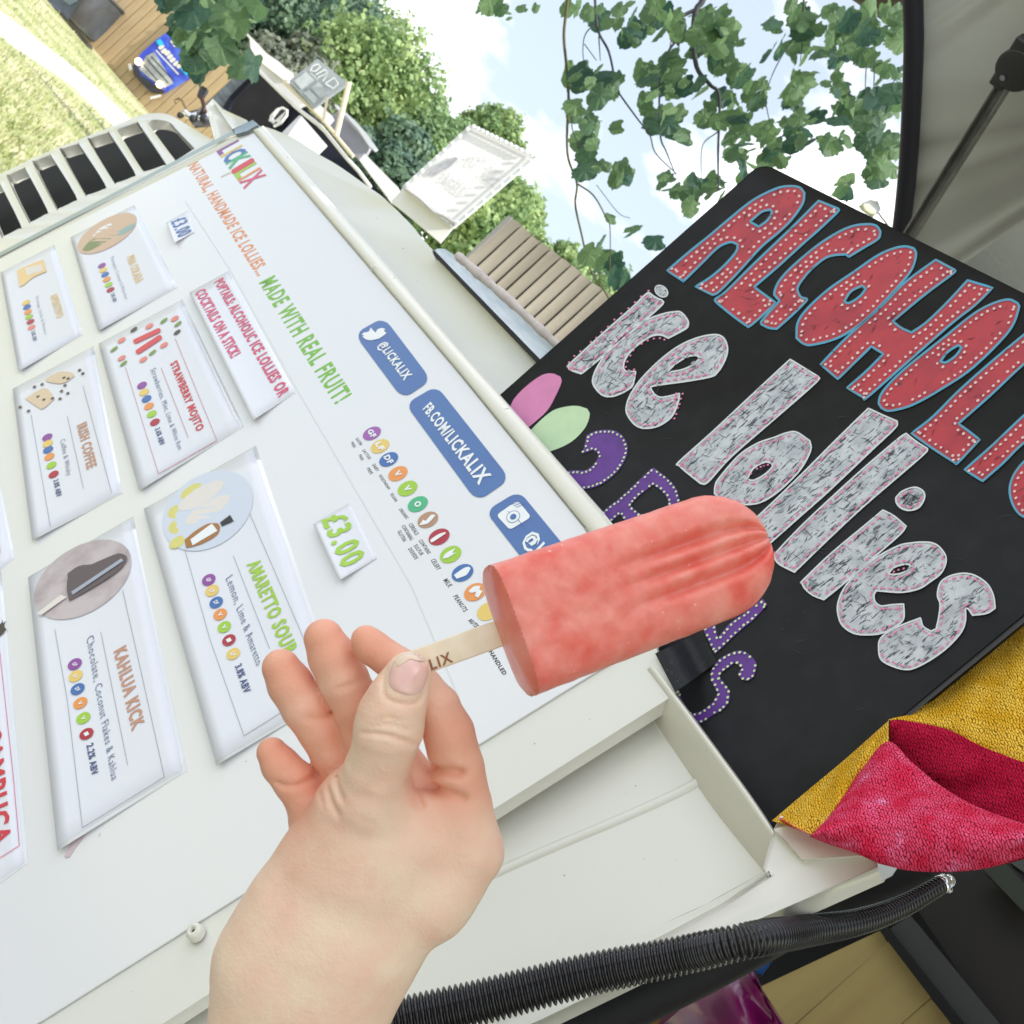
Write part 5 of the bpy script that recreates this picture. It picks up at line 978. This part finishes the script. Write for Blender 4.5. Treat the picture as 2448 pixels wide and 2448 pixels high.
# ------------------------------------------------------------------ black food stall with white fascia
def slab(name, pts, z, Y, m, parent, th=.1, off=0, bev=None):
    o = flat(name, z(*pts) if z else pts, [], AtPlane(Y), m, parent, off, th)
    if bev: bevel(o, bev)
    return o
ST = 13.0
stall = thing('food_stall', tuple(at(640, 280, ST)*[1, 1, 0]), 'black fronted food stall with white canvas fascia and dark serving opening', 'stall')
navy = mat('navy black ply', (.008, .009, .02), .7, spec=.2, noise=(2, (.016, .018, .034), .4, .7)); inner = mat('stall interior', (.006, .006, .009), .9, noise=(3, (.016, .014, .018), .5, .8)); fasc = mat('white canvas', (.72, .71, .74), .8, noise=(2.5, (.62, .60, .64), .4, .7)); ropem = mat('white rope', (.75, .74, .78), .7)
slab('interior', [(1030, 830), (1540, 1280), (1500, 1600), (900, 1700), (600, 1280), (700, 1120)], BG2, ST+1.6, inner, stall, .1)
slab('upper_front', [(640, 1240), (720, 1110), (880, 950), (1020, 830), (1040, 860), (760, 1160), (700, 1290)], BG2, ST-.05, navy, stall, .05)
slab('side_curtain', [(770, 880), (870, 840), (1030, 820), (880, 960), (720, 1120), (640, 1240), (560, 1330), (380, 1420), (250, 1330), (400, 1240), (560, 1090)], BG2, ST, mat('slate curtain', (.11, .13, .16), .8, noise=(5, (.22, .24, .29), .45, .7, (1, 1, 5))), stall, .1)
slab('front_panel', [(1430, 1210), (1530, 1290), (1800, 1560), (1932, 1760), (1932, 2000), (1500, 1700), (1100, 1500), (1180, 1450)], BG2, ST, navy, stall, .12)
slab('front_panel', [(60, 480), (100, 470), (270, 650), (480, 880), (640, 1080), (780, 1250), (1075, 1560), (1060, 1600), (800, 1500), (500, 1300), (260, 1080), (100, 900), (-60, 700), (0, 520)], BG3, ST-.1, navy, stall, .12)
slab('counter_flap', [(1550, 1340), (1835, 1670), (1730, 1775), (1600, 1800), (1370, 1590)], BG2, ST-.7, mat('white laminate', (.80, .82, .84), .4), stall, .06)
slab('flap_edge', [(1310, 1545), (1525, 1330), (1552, 1342), (1372, 1592)], BG2, ST-.72, mat('lilac grey edge', (.42, .43, .50), .5), stall, .08)
slab('fascia', [(840, 320), (880, 330), (960, 420), (1060, 520), (1150, 620), (1300, 720), (1445, 860), (1370, 930), (1600, 1170), (1500, 1235), (1260, 1010), (1040, 800), (1050, 700), (960, 560), (950, 440)], BG2, ST-.2, fasc, stall, .12)
slab('fascia', [(1060, 700), (1150, 620), (1440, 840), (1390, 925), (1340, 920)], BG2, ST-.28, mat('white canvas lit', (.80, .79, .80), .8), stall, .06)  # second fascia slab in brighter canvas: light put into its colour
mb = MB(); mb.tube([at(*p, ST-.32) for p in BG2((1040, 800), (1180, 940), (1320, 1080), (1500, 1250), (1700, 1400), (1800, 1500))], .02, 6); mb.build('rope', ropem, stall)
mb = MB(); mb.tube([at(*p, ST-.4) for p in BG3((0, 480), (130, 590), (260, 690), (330, 740), (420, 850), (500, 950), (620, 1100), (760, 1250), (900, 1440))], .022, 6); mb.build('rope', ropem, stall)
slab('lettered_badge', [(1190, 1350), (1270, 1260), (1340, 1240), (1390, 1280), (1380, 1340), (1300, 1420), (1220, 1460), (1180, 1400)], BG2, ST-.15, blk, stall, .02)
text('LA', BG2((1185, 1395), (1260, 1465), (1395, 1310), (1310, 1235)), AtPlane(ST-.2), ropem, stall, 0, .05)
mb = MB(); mb.tube([at(*p, ST-.21) for p in BG2((1185, 1400), (1200, 1340), (1270, 1265), (1330, 1245), (1385, 1275), (1380, 1330), (1310, 1420), (1230, 1460))], .016, 6); mb.build('badge_outline', ropem, stall)
slab('white_roof_panel', [(830, 1050), (1210, 1435), (1160, 1530), (1100, 1560), (770, 1125)], BG3, ST-.2, mat('white sheet metal', (.78, .79, .82), .4, noise=(2, (.68, .69, .73), .4, .7)), stall, .3)
slab('roof_box', [(235, 520), (300, 470), (440, 600), (365, 690)], BG3, ST-.1, MATS['white sheet metal'], stall, .2)
tent = thing('grey_awning', tuple(at(845, 320, ST)), 'curved grey canvas awning with pale edge in front of the trees', 'awning')
slab('canvas', [(360, 680), (450, 600), (530, 560), (600, 590), (700, 680), (800, 800), (890, 980), (850, 1050), (760, 1110), (700, 1060), (560, 880)], BG3, ST+.2, mat('grey canvas', (.36, .36, .40), .8, noise=(4, (.30, .30, .34), .4, .7)), tent, .1)
slab('edge_band', [(480, 480), (520, 490), (700, 650), (850, 810), (975, 990), (940, 1010), (880, 960), (760, 780), (620, 620), (500, 520)], BG3, ST+.1, mat('pale band', (.55, .58, .62), .7), tent, .08)
cs_ = thing('chalk_sign', tuple(at(780, 200, ST)), 'tilted grey chalk lettered sign on posts above the stall roof', 'sign')
CSY = AtPlane(ST-.5)
cq = [(690, 193), (749, 259), (832, 199), (760, 140)]
flat('sign_panel', cq, [], CSY, mat('slate grey board', (.27, .31, .35), .7, noise=(4, (.36, .39, .43), .4, .7)), cs_, 0, .05)
chalk = mat('chalk white', (.72, .74, .77), .8); H = homog(cq)
for q_ in ([(.08, .75), (.14, .9), (.24, .88), (.26, .7), (.16, .62), (.08, .75)], [(.34, .64), (.38, .9), (.5, .88)], [(.44, .62), (.5, .9), (.6, .64)], [(.68, .64), (.7, .9), (.88, .84), (.9, .68), (.7, .64)]): ribbon('chalk_stroke', [hmap(H, *p) for p in q_], 3.2, CSY, chalk, cs_, .012)
for u0, u1, v0, v1 in [(.1, .45, .1, .52), (.55, .92, .30, .55), (.55, .92, .08, .24), (.2, .5, .55, .6)]: flat('chalk_patch', sub(H, u0, u1, v0, v1), [], CSY, mat('smudged chalk', (.48, .52, .56), .8, noise=(9, (.36, .39, .43), .4, .65)), cs_, .008)
pm = mat('cream timber', (.66, .58, .46), .7)
def pole(a, b_, r_, Y, lab, nm='timber_pole', z=BG3):
    o = MB().tube([at(*z(a)[0], Y), at(*z(b_)[0], Y)], r_, 8).build(nm, pm); return tag(o, lab, 'pole')
pole((650, 225), (500, 850), .030, ST-.6, 'thick cream timber pole leaning beside the chalk sign'); pole((400, 405), (345, 690), .015, ST-.55, 'thin cream timber pole under the chalk sign')
o = MB().tube([at(*BG2((1340, 940))[0], ST-.45), at(*BG3((330, 640))[0], ST-.45), at(*BG3((480, 820))[0], ST-.45), at(*BG3((700, 1085))[0], ST-.45)], .022, 8).build('timber_beam', pm); tag(o, 'long cream timber beam running along the stall roof edge', 'beam')
# white marquee sign with bulbs
ms = thing('bulb_sign', tuple(at(1100, 400, 9)), 'white bulb edged marquee sign lettered HOT ... BAGELS in faint grey', 'sign')
MS = AtPlane(9.0); msq = [(965, 448), (1083, 541), (1279, 374), (1127, 300)]
flat('sign_face', msq, [], MS, mat('white sign face', (.80, .79, .81), .5, noise=(2, (.74, .73, .75), .4, .7)), ms, 0, .10)
frm = mat('grey blue frame', (.52, .56, .60), .45)
for i in range(4): ribbon('frame_bar', [msq[i], msq[(i+1) % 4]], 8, MS, frm, ms, .02)
blb = mat('white bulb glass', (.86, .86, .88), .2, coat=.4); MH = homog(msq)
for k in range(13): x, y = hmap(MH, (k+.5)/13, 1.0); ball(MS(x, y, .045), .017, blb, ms, 'bulb', 8)
for k in range(9): x, y = hmap(MH, 0, (k+.5)/9); ball(MS(x, y, .045), .017, blb, ms, 'bulb', 8)
for k in range(9): x, y = hmap(MH, 1, (k+.5)/9); ball(MS(x, y, .045), .014, blb, ms, 'bulb', 8)
fg = mat('faint grey letters', (.60, .61, .64), .6)
text('BAGELS', Z5((490, 600), (660, 720), (740, 640), (560, 520)), MS, fg, ms, .012, .0); text('HOT', Z5((650, 450), (760, 520), (850, 430), (740, 370)), MS, fg, ms, .012, 0); text('CHEESE', Z5((790, 560), (900, 640), (970, 530), (880, 470)), MS, mat('grey letters', (.50, .51, .54), .6), ms, .012, 0)
flat('arrow_shape', Z5((395, 540), (450, 480), (600, 400), (630, 415), (560, 480), (420, 560)), [], MS, mat('grey arrow', (.33, .34, .38), .6, noise=(20, (.5, .5, .54), .4, .7)), ms, .014)
flat('lower_box', Z5((205, 640), (330, 730), (480, 830), (600, 930), (490, 1062), (300, 900), (110, 745)), [], AtPlane(9.1), MATS['white sign face'], ms, 0, .04)
mb = MB(); mb.tube([AtPlane(9.0)(*p, .04) for p in Z5((215, 645), (330, 725), (440, 830), (520, 860), (600, 915))], .012, 6); mb.build('cable', mat('grey cable', (.42, .41, .40), .6), ms)
# corrugated slatted timber container
sc = thing('slatted_shed', tuple(at(1300, 650, 8)), 'weathered grey brown shed wall of upright boards with dark gaps', 'shed')
SC = 8.0; sm = mat('weathered boards', (.36, .325, .265), .85, noise=(2, (.27, .24, .19), .35, .7, (3, 3, .5)), bump=(25, .4, .006))
tops = [(1030, 868), (1115, 930), (1190, 1008), (1262, 1060), (1340, 1112), (1420, 1178), (1500, 1235), (1578, 1300), (1655, 1368), (1740, 1425), (1830, 1490), (1920, 1560)]
gap = 10
for i in range(len(tops)-1):
    (x0, y0), (x1, y1) = tops[i], tops[i+1]; d_ = np.array([x1-x0, y1-y0]); d_ = d_/np.linalg.norm(d_); dn = np.array([-1, .915])*520
    a = np.array([x0, y0])+d_*(gap if i else 0); b_ = np.array([x1, y1])-d_*gap
    q = [tuple(a), tuple(b_), tuple(b_+dn), tuple(a+dn)]
    bevel(flat('board', Z5(*q), [], AtPlane(SC), sm, sc, .0, .03), .012)
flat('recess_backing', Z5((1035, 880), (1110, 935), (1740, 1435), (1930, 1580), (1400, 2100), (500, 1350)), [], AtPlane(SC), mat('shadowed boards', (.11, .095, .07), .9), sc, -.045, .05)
flat('corner_post', Z5((1018, 850), (1045, 868), (1030, 890), (700, 1180), (690, 1165)), [], AtPlane(SC), mat('grey post', (.25, .25, .24), .8), sc, .03, .08)
# scooter mirror, hooked lever and clutter above the van
scoot = thing('motor_scooter', tuple(at(470, 260, 6.5)*[1, 1, 0]), 'handlebar with black mirror and hooked lever showing above the van corner', 'scooter')
SY = 6.5
bevel(flat('mirror', rrect(BG2((335, 1120), (400, 1130), (470, 1030), (385, 975)), .25, .25), [], AtPlane(SY), blk, scoot, 0, .03), .006)
MB().tube([at(*p, SY) for p in BG2((385, 1110), (410, 1170), (430, 1240), (400, 1330))], [.012, .012, .014, .016], 8).build('mirror_stem', mat('dark red brown', (.05, .02, .02), .5), scoot, True)
MB().tube([at(*p, SY) for p in BG2((100, 1190), (90, 1160), (130, 1135), (170, 1155), (200, 1220), (240, 1300), (260, 1380))], .008, 8).build('lever', mat('brass brown', (.28, .19, .10), .4, metal=.5), scoot, True)
MB().tube([at(*p, SY) for p in BG2((170, 1300), (260, 1350), (330, 1330), (420, 1380), (500, 1300))], .018, 8).build('handlebar', chrome, scoot, True)
for p, r_ in [((150, 1330), .02), ((210, 1290), .016), ((300, 1370), .026), ((360, 1340), .02), ((430, 1370), .03), ((250, 1330), .018)]: ball(at(*BG2(p)[0], SY), r_, chrome if r_ < .02 else blk, scoot, 'brake_fitting', 8)
bevel(flat('headstock', BG2((240, 1300), (370, 1260), (480, 1200), (560, 1290), (520, 1420), (300, 1430)), [], AtPlane(SY+.05), mat('gunmetal', (.12, .12, .13), .5, noise=(20, (.25, .25, .25), .4, .7)), scoot, 0, .05), .01)
# small lantern
lan = thing('street_lantern', tuple(at(2090, 485, 14)), 'small grey lantern on a bent arm just above the black board', 'lamp'); LY = AtPlane(14)
bevel(flat('lamp_hood', T4((940, 1250), (980, 1235), (1030, 1245), (1045, 1290), (1025, 1320), (960, 1280)), [], LY, mat('lamp grey', (.30, .32, .34), .5), lan, 0, .2), .01)
flat('lamp_glass', T4((942, 1258), (975, 1258), (1020, 1300), (1015, 1318), (985, 1312), (955, 1290)), [], LY, mat('frosted glass', (.80, .74, .62), .4), lan, .03, .05)
MB().tube([at(*p, 14) for p in T4((1035, 1315), (1050, 1340), (1075, 1370), (1110, 1420))], .012, 6).build('arm', blk, lan)

# ------------------------------------------------------------------ trees
def leafmat(name, c1, c2, trans=.35):
    m = bpy.data.materials.new(name); m.use_nodes = True; t = m.node_tree; b = t.nodes['Principled BSDF']; b.inputs['Roughness'].default_value = .6
    tcn = t.nodes.new('ShaderNodeTexCoord'); n = t.nodes.new('ShaderNodeTexNoise'); n.inputs['Scale'].default_value = 1.1 if trans < .5 else 9; n.inputs['Detail'].default_value = 5; t.links.new(tcn.outputs['Object'], n.inputs['Vector'])
    r = t.nodes.new('ShaderNodeValToRGB'); r.color_ramp.elements[0].position = .38; r.color_ramp.elements[1].position = .62; r.color_ramp.elements[0].color = (*c1, 1); r.color_ramp.elements[1].color = (*c2, 1)
    if trans >= .5:
        oi = t.nodes.new('ShaderNodeObjectInfo'); ge = t.nodes.new('ShaderNodeNewGeometry'); ma = t.nodes.new('ShaderNodeMath'); ma.operation = 'ADD'; mb2 = t.nodes.new('ShaderNodeMath'); mb2.operation = 'MULTIPLY'; mb2.inputs[1].default_value = .5
        t.links.new(oi.outputs['Random'], ma.inputs[0]); t.links.new(n.outputs['Fac'], ma.inputs[1]); t.links.new(ma.outputs[0], mb2.inputs[0]); t.links.new(mb2.outputs[0], r.inputs[0]); r.color_ramp.elements[0].position = .3; r.color_ramp.elements[1].position = .75
    else: t.links.new(n.outputs['Fac'], r.inputs[0])
    t.links.new(r.outputs[0], b.inputs['Base Color'])
    tr = t.nodes.new('ShaderNodeBsdfTranslucent'); t.links.new(r.outputs[0], tr.inputs['Color']); mx_ = t.nodes.new('ShaderNodeMixShader'); mx_.inputs[0].default_value = trans if trans < .5 else trans-.2
    t.links.new(b.outputs[0], mx_.inputs[1]); t.links.new(tr.outputs[0], mx_.inputs[2]); t.links.new(mx_.outputs[0], t.nodes['Material Output'].inputs[0]); return m
bark = mat('bark', (.09, .075, .055), .9, bump=(8, .6, .03))
def tree(px_, py_, Y, R, label, m, seed, n=20000, sq=.9, fs=.10, low=0):
    r_ = np.random.default_rng(seed); c = at(px_, py_, Y); t = thing('park_tree', (c[0], c[1], 0), label, 'tree', 'trees behind the stalls')
    nb = 26; u = r_.normal(size=(nb, 3)); u /= np.linalg.norm(u, axis=1)[:, None]; cen = u*(r_.uniform(.35, .82, (nb, 1)))*np.array([R, R, R*sq]); rad = R*r_.uniform(.20, .46, nb)
    k = r_.integers(0, nb, n); v = r_.normal(size=(n, 3)); v /= np.linalg.norm(v, axis=1)[:, None]; P = cen[k]+v*(rad[k]*r_.uniform(.55, 1.0, n)**.6*(1+.28*np.sin(v[:, 0]*7+cen[k, 1])*np.sin(v[:, 2]*8+cen[k, 0])+r_.normal(0, .10, n)))[:, None]+c
    nr = v+r_.normal(0, .55, (n, 3)); nr /= np.linalg.norm(nr, axis=1)[:, None]; a = np.cross(nr, r_.normal(size=(n, 3))); a /= np.linalg.norm(a, axis=1)[:, None]; b_ = np.cross(nr, a)
    s_ = (fs*r_.uniform(.6, 1.4, n))[:, None]
    V = np.stack([P-a*s_, P+b_*s_*.8, P+a*s_, P-b_*s_*.7+nr*s_*.3], 1).reshape(-1, 3)
    me = bpy.data.meshes.new('crown'); me.vertices.add(4*n); me.vertices.foreach_set('co', V.astype(np.float32).ravel()); me.loops.add(4*n); me.loops.foreach_set('vertex_index', np.arange(4*n, dtype=np.int32)); me.polygons.add(n); me.polygons.foreach_set('loop_start', np.arange(0, 4*n, 4, dtype=np.int32)); me.polygons.foreach_set('loop_total', np.full(n, 4, np.int32)); me.update(calc_edges=True); me.materials.append(m)
    o = bpy.data.objects.new('crown', me); COL.objects.link(o); child(o, t)
    mb = MB(); base = np.array([c[0], c[1], 0.0]); mb.tube([base, base+[.1, 0, c[2]*.4], c+[0, 0, -R*.3], c+[.2, 0, R*.4]], [R*.09, R*.07, R*.05, R*.02], 8)
    for i in range(7): mb.tube([c+[0, 0, -R*.4+i*.08*R], c+cen[i]*.6, c+cen[i]], [R*.03, R*.02, R*.008], 6)
    mb.build('trunk', bark, t, True)
g1 = leafmat('mid green foliage', (.13, .23, .11), (.30, .44, .20)); g2 = leafmat('dark foliage', (.10, .18, .14), (.20, .31, .20)); g3 = leafmat('light foliage', (.18, .30, .12), (.42, .54, .24)); g4 = leafmat('grey green foliage', (.19, .22, .17), (.30, .33, .26))
k = 2448/1932
TREES = [(600, 40, 40, 3.2, 'dark leafy tree crown at the top, left of the sky', g2, 1), (740, 60, 46, 3.6, 'mid green crown whose top reaches the upper sky gap', g2, 2), (805, 90, 52, 2.9, 'rounded green crown standing against the open sky at top', g1, 3), (700, 170, 38, 1.9, 'grey green bush just above the tilted chalk sign', g4, 4), (870, 260, 40, 3.1, 'broad light green tree behind the grey awning', g3, 5), (955, 320, 44, 2.25, 'green tree whose crown fills the gap by the white cloud', g1, 6), (950, 420, 38, 2.2, 'dark tree behind the white roof panel', g2, 7), (1080, 425, 48, 2.1, 'tree hidden mostly by the white bulb sign', g1, 8), (1172, 352, 50, 1.4, 'small crown peeping above the bulb sign', g3, 9), (1150, 560, 36, 2.3, 'bright green tree between bulb sign and slatted shed', g3, 10), (1205, 505, 54, 1.6, 'thin tree right of the bulb sign', g3, 15), (1310, 650, 46, 1.6, 'light green tree over the shed roof', g3, 11), (1412, 720, 46, 1.9, 'pale green tree touching the left edge of the black board', g3, 12), (520, -30, 42, 3.0, 'dark crown beyond the upper frame edge', g2, 13), (800, 360, 42, 2.2, 'dark green crown low behind the grey awning', g1, 16)]
for a in TREES: tree(a[0], a[1], a[2], a[3]*a[2]/46*1.13, a[4], a[5], a[6])

# ------------------------------------------------------------------ lime tree hanging over the scene
lime = thing('lime_tree', (1.6, 3.4, 0), 'lime tree above the van, drooping twigs with heart shaped toothed leaves', 'tree')
lm = leafmat('lime leaf', (.036, .10, .068), (.16, .27, .11), .68)
def leafmesh(i):
    r_ = random.Random(i); n = 26; V = [(0, 0, 0)]; 
    for k_ in range(n):
        a = -math.pi/2+2*math.pi*k_/n; s_ = math.cos(a-math.pi/2)  # heart outline pointing to +y
        rr = .5*(1+.18*math.sin(2*a)**2)*(1+(.055 if k_ % 2 else 0)); x = rr*math.cos(a)*.92; y = rr*math.sin(a)
        if y > 0: y = y*1.28+max(0, .16*(1-abs(x)*7)); 
        if y < -.3 and abs(x) < .16: y = -.34
        V.append((x, y, .10*math.cos(3*x+r_.uniform(-.5, .5))-.35*x*x-.12*y*y))
    V[0] = (0, 0, V[0][2]+.10); me = bpy.data.meshes.new('leaf'); me.from_pydata(V, [], [(0, k_, k_ % n+1) for k_ in range(1, n+1)]); me.materials.append(lm); me.update(); return me
LM = [leafmesh(i) for i in range(5)]
CL = [(1373, 15, 15, 2), (1450, 30, 50, 9), (1520, 50, 60, 12), (1590, 20, 50, 9), (1600, 60, 30, 5), (1690, 60, 45, 9), (1740, 50, 30, 4), (1372, 170, 26, 4), (1420, 205, 50, 12), (1410, 265, 42, 6), (1470, 195, 20, 2), (1432, 310, 14, 1), (1470, 305, 14, 1), (1405, 355, 24, 4), (1425, 400, 34, 6), (1478, 410, 22, 4), (1506, 425, 16, 2), (1400, 345, 20, 2),
 (1590, 130, 22, 2), (1605, 170, 35, 6), (1620, 205, 35, 6), (1560, 205, 30, 4), (1545, 260, 30, 4), (1600, 285, 42, 8), (1635, 322, 18, 2), (1540, 180, 20, 3), (1700, 60, 40, 6), (1700, 110, 45, 12), (1720, 140, 35, 8), (1750, 95, 15, 2), (1690, 40, 20, 2), (1766, 160, 22, 3), (1775, 100, 10, 1), (1680, 205, 22, 2), (1715, 270, 44, 8), (1740, 240, 26, 4), (1770, 300, 32, 6), (1800, 190, 26, 5), (1826, 215, 26, 5), (1800, 230, 20, 3), (1600, 440, 30, 4), (1640, 455, 38, 6), (1660, 480, 30, 4), (1700, 455, 36, 6), (1775, 360, 32, 6), (1790, 405, 24, 3), (1840, 320, 30, 5), (1850, 365, 35, 6),
 (1850, 70, 20, 3), (1850, 115, 20, 3), (1900, 20, 30, 6), (1930, 50, 30, 6), (1920, 110, 32, 5), (1955, 115, 16, 2), (2000, 60, 50, 14), (2050, 60, 45, 14), (2070, 100, 45, 12), (2010, 130, 35, 8), (1920, 190, 28, 5), (1990, 200, 32, 6), (1900, 240, 32, 6), (1890, 290, 32, 6), (1920, 335, 26, 5), (1955, 290, 22, 3), (2030, 265, 50, 15), (2090, 270, 50, 14), (2130, 250, 34, 8), (2000, 340, 32, 6), (2100, 335, 42, 9), (2140, 345, 24, 4), (2110, 390, 32, 7), (2140, 30, 30, 8), (2145, 90, 24, 5), (2100, 170, 30, 6), (2150, 180, 16, 3), (2090, 425, 24, 4), (2030, 430, 16, 3), (2010, 462, 16, 3),
 (1460, 530, 12, 1), (1512, 545, 20, 2), (1562, 588, 16, 1), (1420, 605, 30, 4), (1462, 620, 24, 3), (1490, 650, 26, 4), (1405, 650, 20, 2),
 (420, 12, 36, 6), (475, 40, 42, 8), (520, 25, 36, 6), (560, 45, 34, 5), (480, 100, 30, 5), (470, 135, 26, 4), (548, 105, 26, 3), (600, 140, 20, 2), (600, 25, 30, 4), (445, 70, 26, 4), (1170, 10, 22, 5), (1195, 25, 14, 3), (1250, 18, 10, 1), (1287, 14, 8, 1), (1217, 45, 6, 1)]
cand = []
for (x, y, rr, n) in CL:
    for i in range(max(1, int(n*1.15+.5))):
        a = random.uniform(0, 6.28); q = rr*math.sqrt(random.random())*.85; big = x < 700
        cand.append((x+q*math.cos(a), y+q*math.sin(a), random.uniform(2.6, 3.3) if not big else random.uniform(2.3, 2.8), (random.uniform(22, 54) if rr > 15 else rr*2.4)*(1.0 if not big else 1.55)))
cand.sort(key=lambda c: -c[3])
stv, stf = [], []
for i, (x, y, Y, s_) in enumerate(cand):
    p = at(x, y, Y); size = s_*Y/F; dn = np.array([0, 0, -1.0])+rng.normal(0, .55, 3); dn /= np.linalg.norm(dn); fz = np.array([0, -1, .2])+rng.normal(0, .85, 3); fz -= dn*(fz @ dn); fz /= np.linalg.norm(fz); fx = np.cross(dn, fz)
    M = Matrix(((fx[0]*size, dn[0]*size, fz[0]*size, p[0]), (fx[1]*size, dn[1]*size, fz[1]*size, p[1]), (fx[2]*size, dn[2]*size, fz[2]*size, p[2]), (0, 0, 0, 1)))
    if i < 298:
        o = bpy.data.objects.new('leaf', LM[i % 5]); COL.objects.link(o); o.parent = lime; o.matrix_parent_inverse = parent_inv(lime); o.matrix_basis = M
    else:
        b0 = len(stv); stv += [tuple(M @ v.co) for v in LM[i % 5].vertices]; stf += [tuple(j+b0 for j in p_.vertices) for p_ in LM[i % 5].polygons]
o = link('small_leaves', stv, stf, lm, lime); tag(o, kind='stuff')
z3 = Z(1100, 0, 700); twm = mat('twig', (.10, .09, .035), .8); twd = mat('dark twig', (.05, .055, .06), .8)
def twig(pts, r0, r1, m, Y=2.9, z=z3):
    P = spline([at(*p, Y) for p in z(*pts)], 6, False, 180); MB().tube(P, list(np.linspace(r0, r1, len(P))), 6).build('twig', m, lime, True)
twig([(720, -200), (710, 0), (685, 220), (700, 420), (715, 600), (705, 900), (715, 1050), (770, 1210), (760, 1350), (800, 1540), (860, 1780), (960, 1932), (1000, 2020)], .0045, .002, twm)
twig([(770, 1210), (880, 1290), (960, 1430), (990, 1520), (985, 1932)], .0024, .0012, twm)
twig([(715, 600), (735, 750), (740, 850), (780, 950), (830, 1050)], .0018, .001, twd); twig([(900, 150), (830, 220), (810, 320), (820, 450)], .002, .001, twd); twig([(820, 290), (900, 400)], .0014, .001, twd)
twig([(880, -200), (890, 0), (910, 200), (980, 340), (1020, 520), (1040, 600), (1160, 770), (1250, 890), (1290, 1010), (1430, 1150)], .004, .0012, twd); twig([(915, 240), (925, 400)], .002, .001, twd)
twig([(1650, -200), (1600, 0), (1560, 60), (1540, 200), (1560, 440), (1650, 560), (1710, 640), (1702, 1000), (1705, 1250)], .010, .002, twd); twig([(1560, 60), (1450, 120), (1430, 200), (1450, 240), (1380, 330), (1320, 500), (1320, 880), (1360, 1000), (1420, 1150)], .006, .0012, twd)
twig([(1540, 200), (1450, 240)], .004, .003, twd); twig([(1450, 240), (1440, 350)], .002, .001, twd); twig([(1410, 180), (1380, 330)], .0018, .001, twd); twig([(1700, 870), (1600, 960), (1590, 1160)], .0018, .001, twd); twig([(900, 1220), (1040, 1400), (1120, 1440)], .001, .0008, twd)
zt = Z(400, 0, 400)
twig([(300, -300), (440, 60), (500, 300), (680, 460), (860, 640)], .004, .0015, twm, 2.5, zt)
zr = Z(1800, 0, 400, 1092); twig([(330, -200), (330, 150), (310, 400)], .003, .001, twd, 2.9, zr); twig([(740, -200), (760, 150), (740, 420), (730, 660)], .003, .001, twd, 2.9, zr); twig([(800, 0), (790, 560), (780, 650)], .002, .001, twd, 2.9, zr); twig([(950, 480), (880, 600)], .0015, .001, twd, 2.9, zr); twig([(80, 660), (110, 800)], .0015, .001, twd, 2.9, zr); twig([(300, 190), (210, 330), (130, 480), (60, 680)], .002, .001, twd, 2.9, zr)
# bough and trunk above and beside the van that the twigs hang from
Pt = [at(1650, -180, 2.9), at(1400, -420, 3.0)+[0, .3, .25], np.array([1.2, 3.6, 3.7]), np.array([3.4, 4.4, 3.3]), np.array([4.6, 5.0, 0.0])]
MB().tube(spline(Pt, 8, False, 180), list(np.linspace(.03, .26, 33)), 12).build('bough', bark, lime, True)
